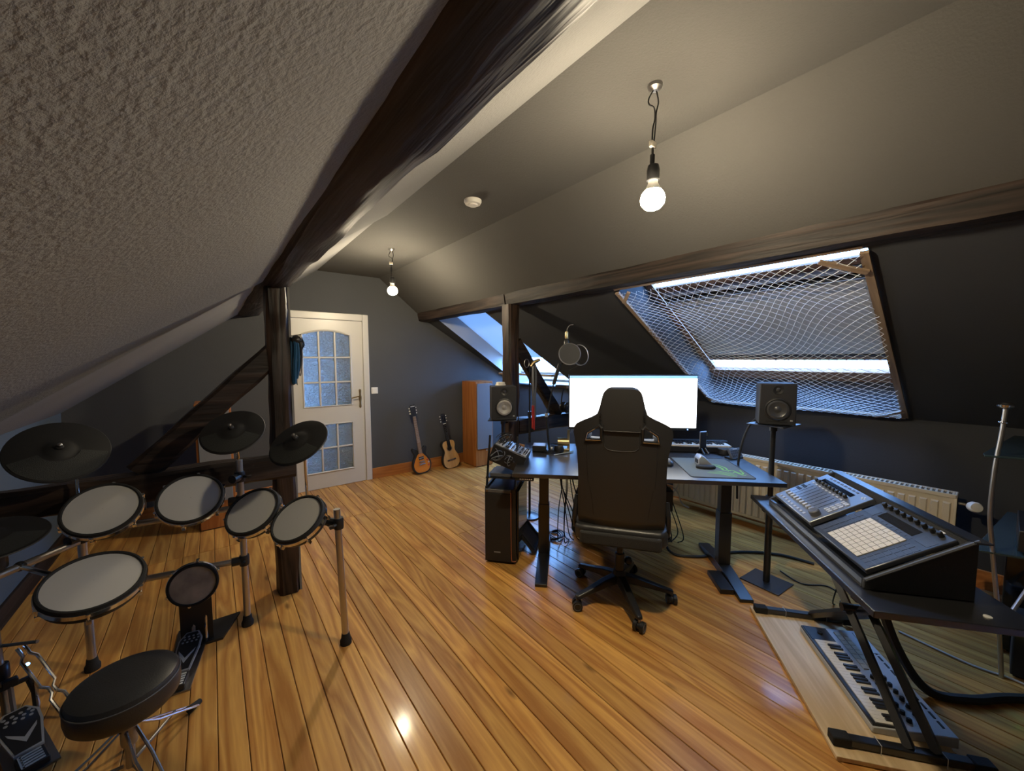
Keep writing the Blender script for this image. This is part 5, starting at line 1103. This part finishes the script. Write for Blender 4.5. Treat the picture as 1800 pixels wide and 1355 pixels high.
sb = thing('signal_box', 'small device with green and yellow lights at the right edge', 'device', (3.05, -.23, .0)); MB().box(0, .20, 0, .14, .012, .285).build('device_body', 'blackmat', sb, bevel=.006); MB().prism([(-.03, .12), (.03, .10), (.05, .15), (-.01, .17)], .25, .31).build('plug', 'lightgrey', sb, bevel=.004)
for q in ((.02, .02), (.16, .02), (.02, .11), (.16, .11)): MB().box(q[0], q[0] + .02, q[1], q[1] + .02, 0, .012).build('foot', 'rubber', sb)
for i, (c_, y_) in enumerate((('led_green', .115), ('led_yellow', .085), ('led_green', .055), ('led_green', .100), ('led_green', .070))):
    MB().sphere((-.003, y_, .265 if i < 3 else .235), .005, 8).build('indicator_light', c_, sb)
oc = thing('wooden_blocks', 'small stacked orange wooden blocks behind the wedge case', 'blocks', (3.60, .10, 0)); 
for i, z in enumerate((0., .10, .20, .31)): MB().box(-.05, .06, -.05 + .008 * (i % 2), .05, z + .001, z + .085).build('block', 'orange_wood', oc, bevel=.003)

# ================================================================== CABLES
def cable(name, label, pts, r, m, k=8): return tag(MB().tube(crv(pts, k), r, 8).build(name, m), label, 'cable')
cable('thick_cable', 'thick black cable sleeve looping from the stand across the floor', [(2.50, .36, .66), (2.50, .34, .50), (2.52, .26, .22), (2.56, .15, .035), (2.66, .02, .022), (2.80, -.08, .022), (2.95, -.22, .022), (3.05, -.36, .022)], .020, 'blackmat')
cable('floor_cable', 'thin pale cable lying on the floor by the shelf', [(3.05, .30, .006), (3.02, .16, .006), (3.0, .02, .006), (3.02, -.10, .006), (3.0, -.25, .006)], .0055, 'whitecable')
cable('charging_cable', 'pale looped charging cable hanging under the desk', [dk(1.33, .70, .72), dk(1.33, .72, .60), dk(1.30, .74, .47), dk(1.24, .74, .42), dk(1.20, .74, .45), dk(1.23, .74, .49), dk(1.30, .74, .46), dk(1.36, .76, .34), dk(1.42, .78, .30)], .005, 'whitecable')
cable('power_cable', 'thick black power cable curving under the right desk leg', [dk(1.20, .80, .22), dk(1.20, .55, .03), dk(1.40, .50, .012), dk(1.75, .62, .012), dk(2.05, .62, .012), dk(2.25, .50, .012)], .010, 'blackmat')
cable('thin_cable', 'thin black cable lying beside the right speaker stand', [(3.25, .95, .005), (3.18, .80, .005), (3.28, .68, .005), (3.20, .58, .005), (3.05, .60, .02), (2.95, .55, .30), (2.85, .55, .60)], .004, 'blackmat')
random.seed(21)
cb = thing('cable_bundle', 'tangle of black cables hanging behind the left desk leg', 'cables', tuple(dk(.36, .62, 0)), DTH)
for i in range(9): x = random.uniform(-.06, .06); e2 = random.uniform(-.02, .22); MB().tube(crv([(x, random.uniform(-.03, .03), .74), (x + .02, random.uniform(-.05, .05), .52), (x + e2 * .6, random.uniform(-.05, .05), .28), (x + e2, random.uniform(-.08, .08), .05), (x + e2 + .04, .05, .006)]), .0045, 6).build('hanging_cable', 'blackmat', cb)
for i in range(5): a0 = random.uniform(.12, .30); MB().tube(crv([(a0 - .1, 0, .74), (a0 - .06, .02, .62 - .03 * i), (a0, .0, .60 - .03 * i), (a0 + .10, -.02, .64), (a0 + .14, 0, .74)]), .0045, 6).build('looped_cable', 'blackmat', cb)
for i in range(4): MB().tube([(-.10 + .06 * math.cos(a) + .015 * i, .10 + .08 * math.sin(a), .006 + .008 * i) for a in [2 * PI * k / 20 for k in range(20)]], .0045, 6, closed=True).build('coiled_cable', 'blackmat', cb)
ub = thing('slumped_bag', 'dark bag slumped on the floor behind the left desk leg', 'bag', tuple(dk(.56, .85, 0)), DTH)
MB().lathe([(.10, 0), (.13, .03), (.125, .16), (.11, .30), (.085, .40), (.06, .43)], 20).build('bag_body', 'fabric', ub); MB().tube([(.07 * math.cos(a), .07 * math.sin(a), .43) for a in [2 * PI * k / 20 for k in range(20)]], .008, 6, closed=True).build('bag_rim', 'black', ub)
c2 = thing('cable_bundle', 'tangle of black cables hanging beside the chair on the right', 'cables', tuple(dk(1.16, .72, 0)), DTH)
for i in range(7): x = random.uniform(-.08, .10); MB().tube(crv([(x, random.uniform(-.05, .05), .74), (x - .04, 0, .56), (x - .08 + .03 * i, random.uniform(-.05, .05), .32), (x - .05 + .04 * i, random.uniform(-.08, .08), .08), (x + .02 * i, .02, .006)]), .0045, 6).build('hanging_cable', 'blackmat', c2)
MB().box(-.14, .10, -.06, .06, .30, .48).build('power_strip_tray', 'black', c2, bevel=.01)
pb = cable('wall_wire', 'thin black wire on the timber post above the left studio monitor', [(2.27, 2.94, 1.72), (2.24, 2.93, 1.62), (2.245, 2.93, 1.48), (2.275, 2.94, 1.40)], .004, 'blackmat')
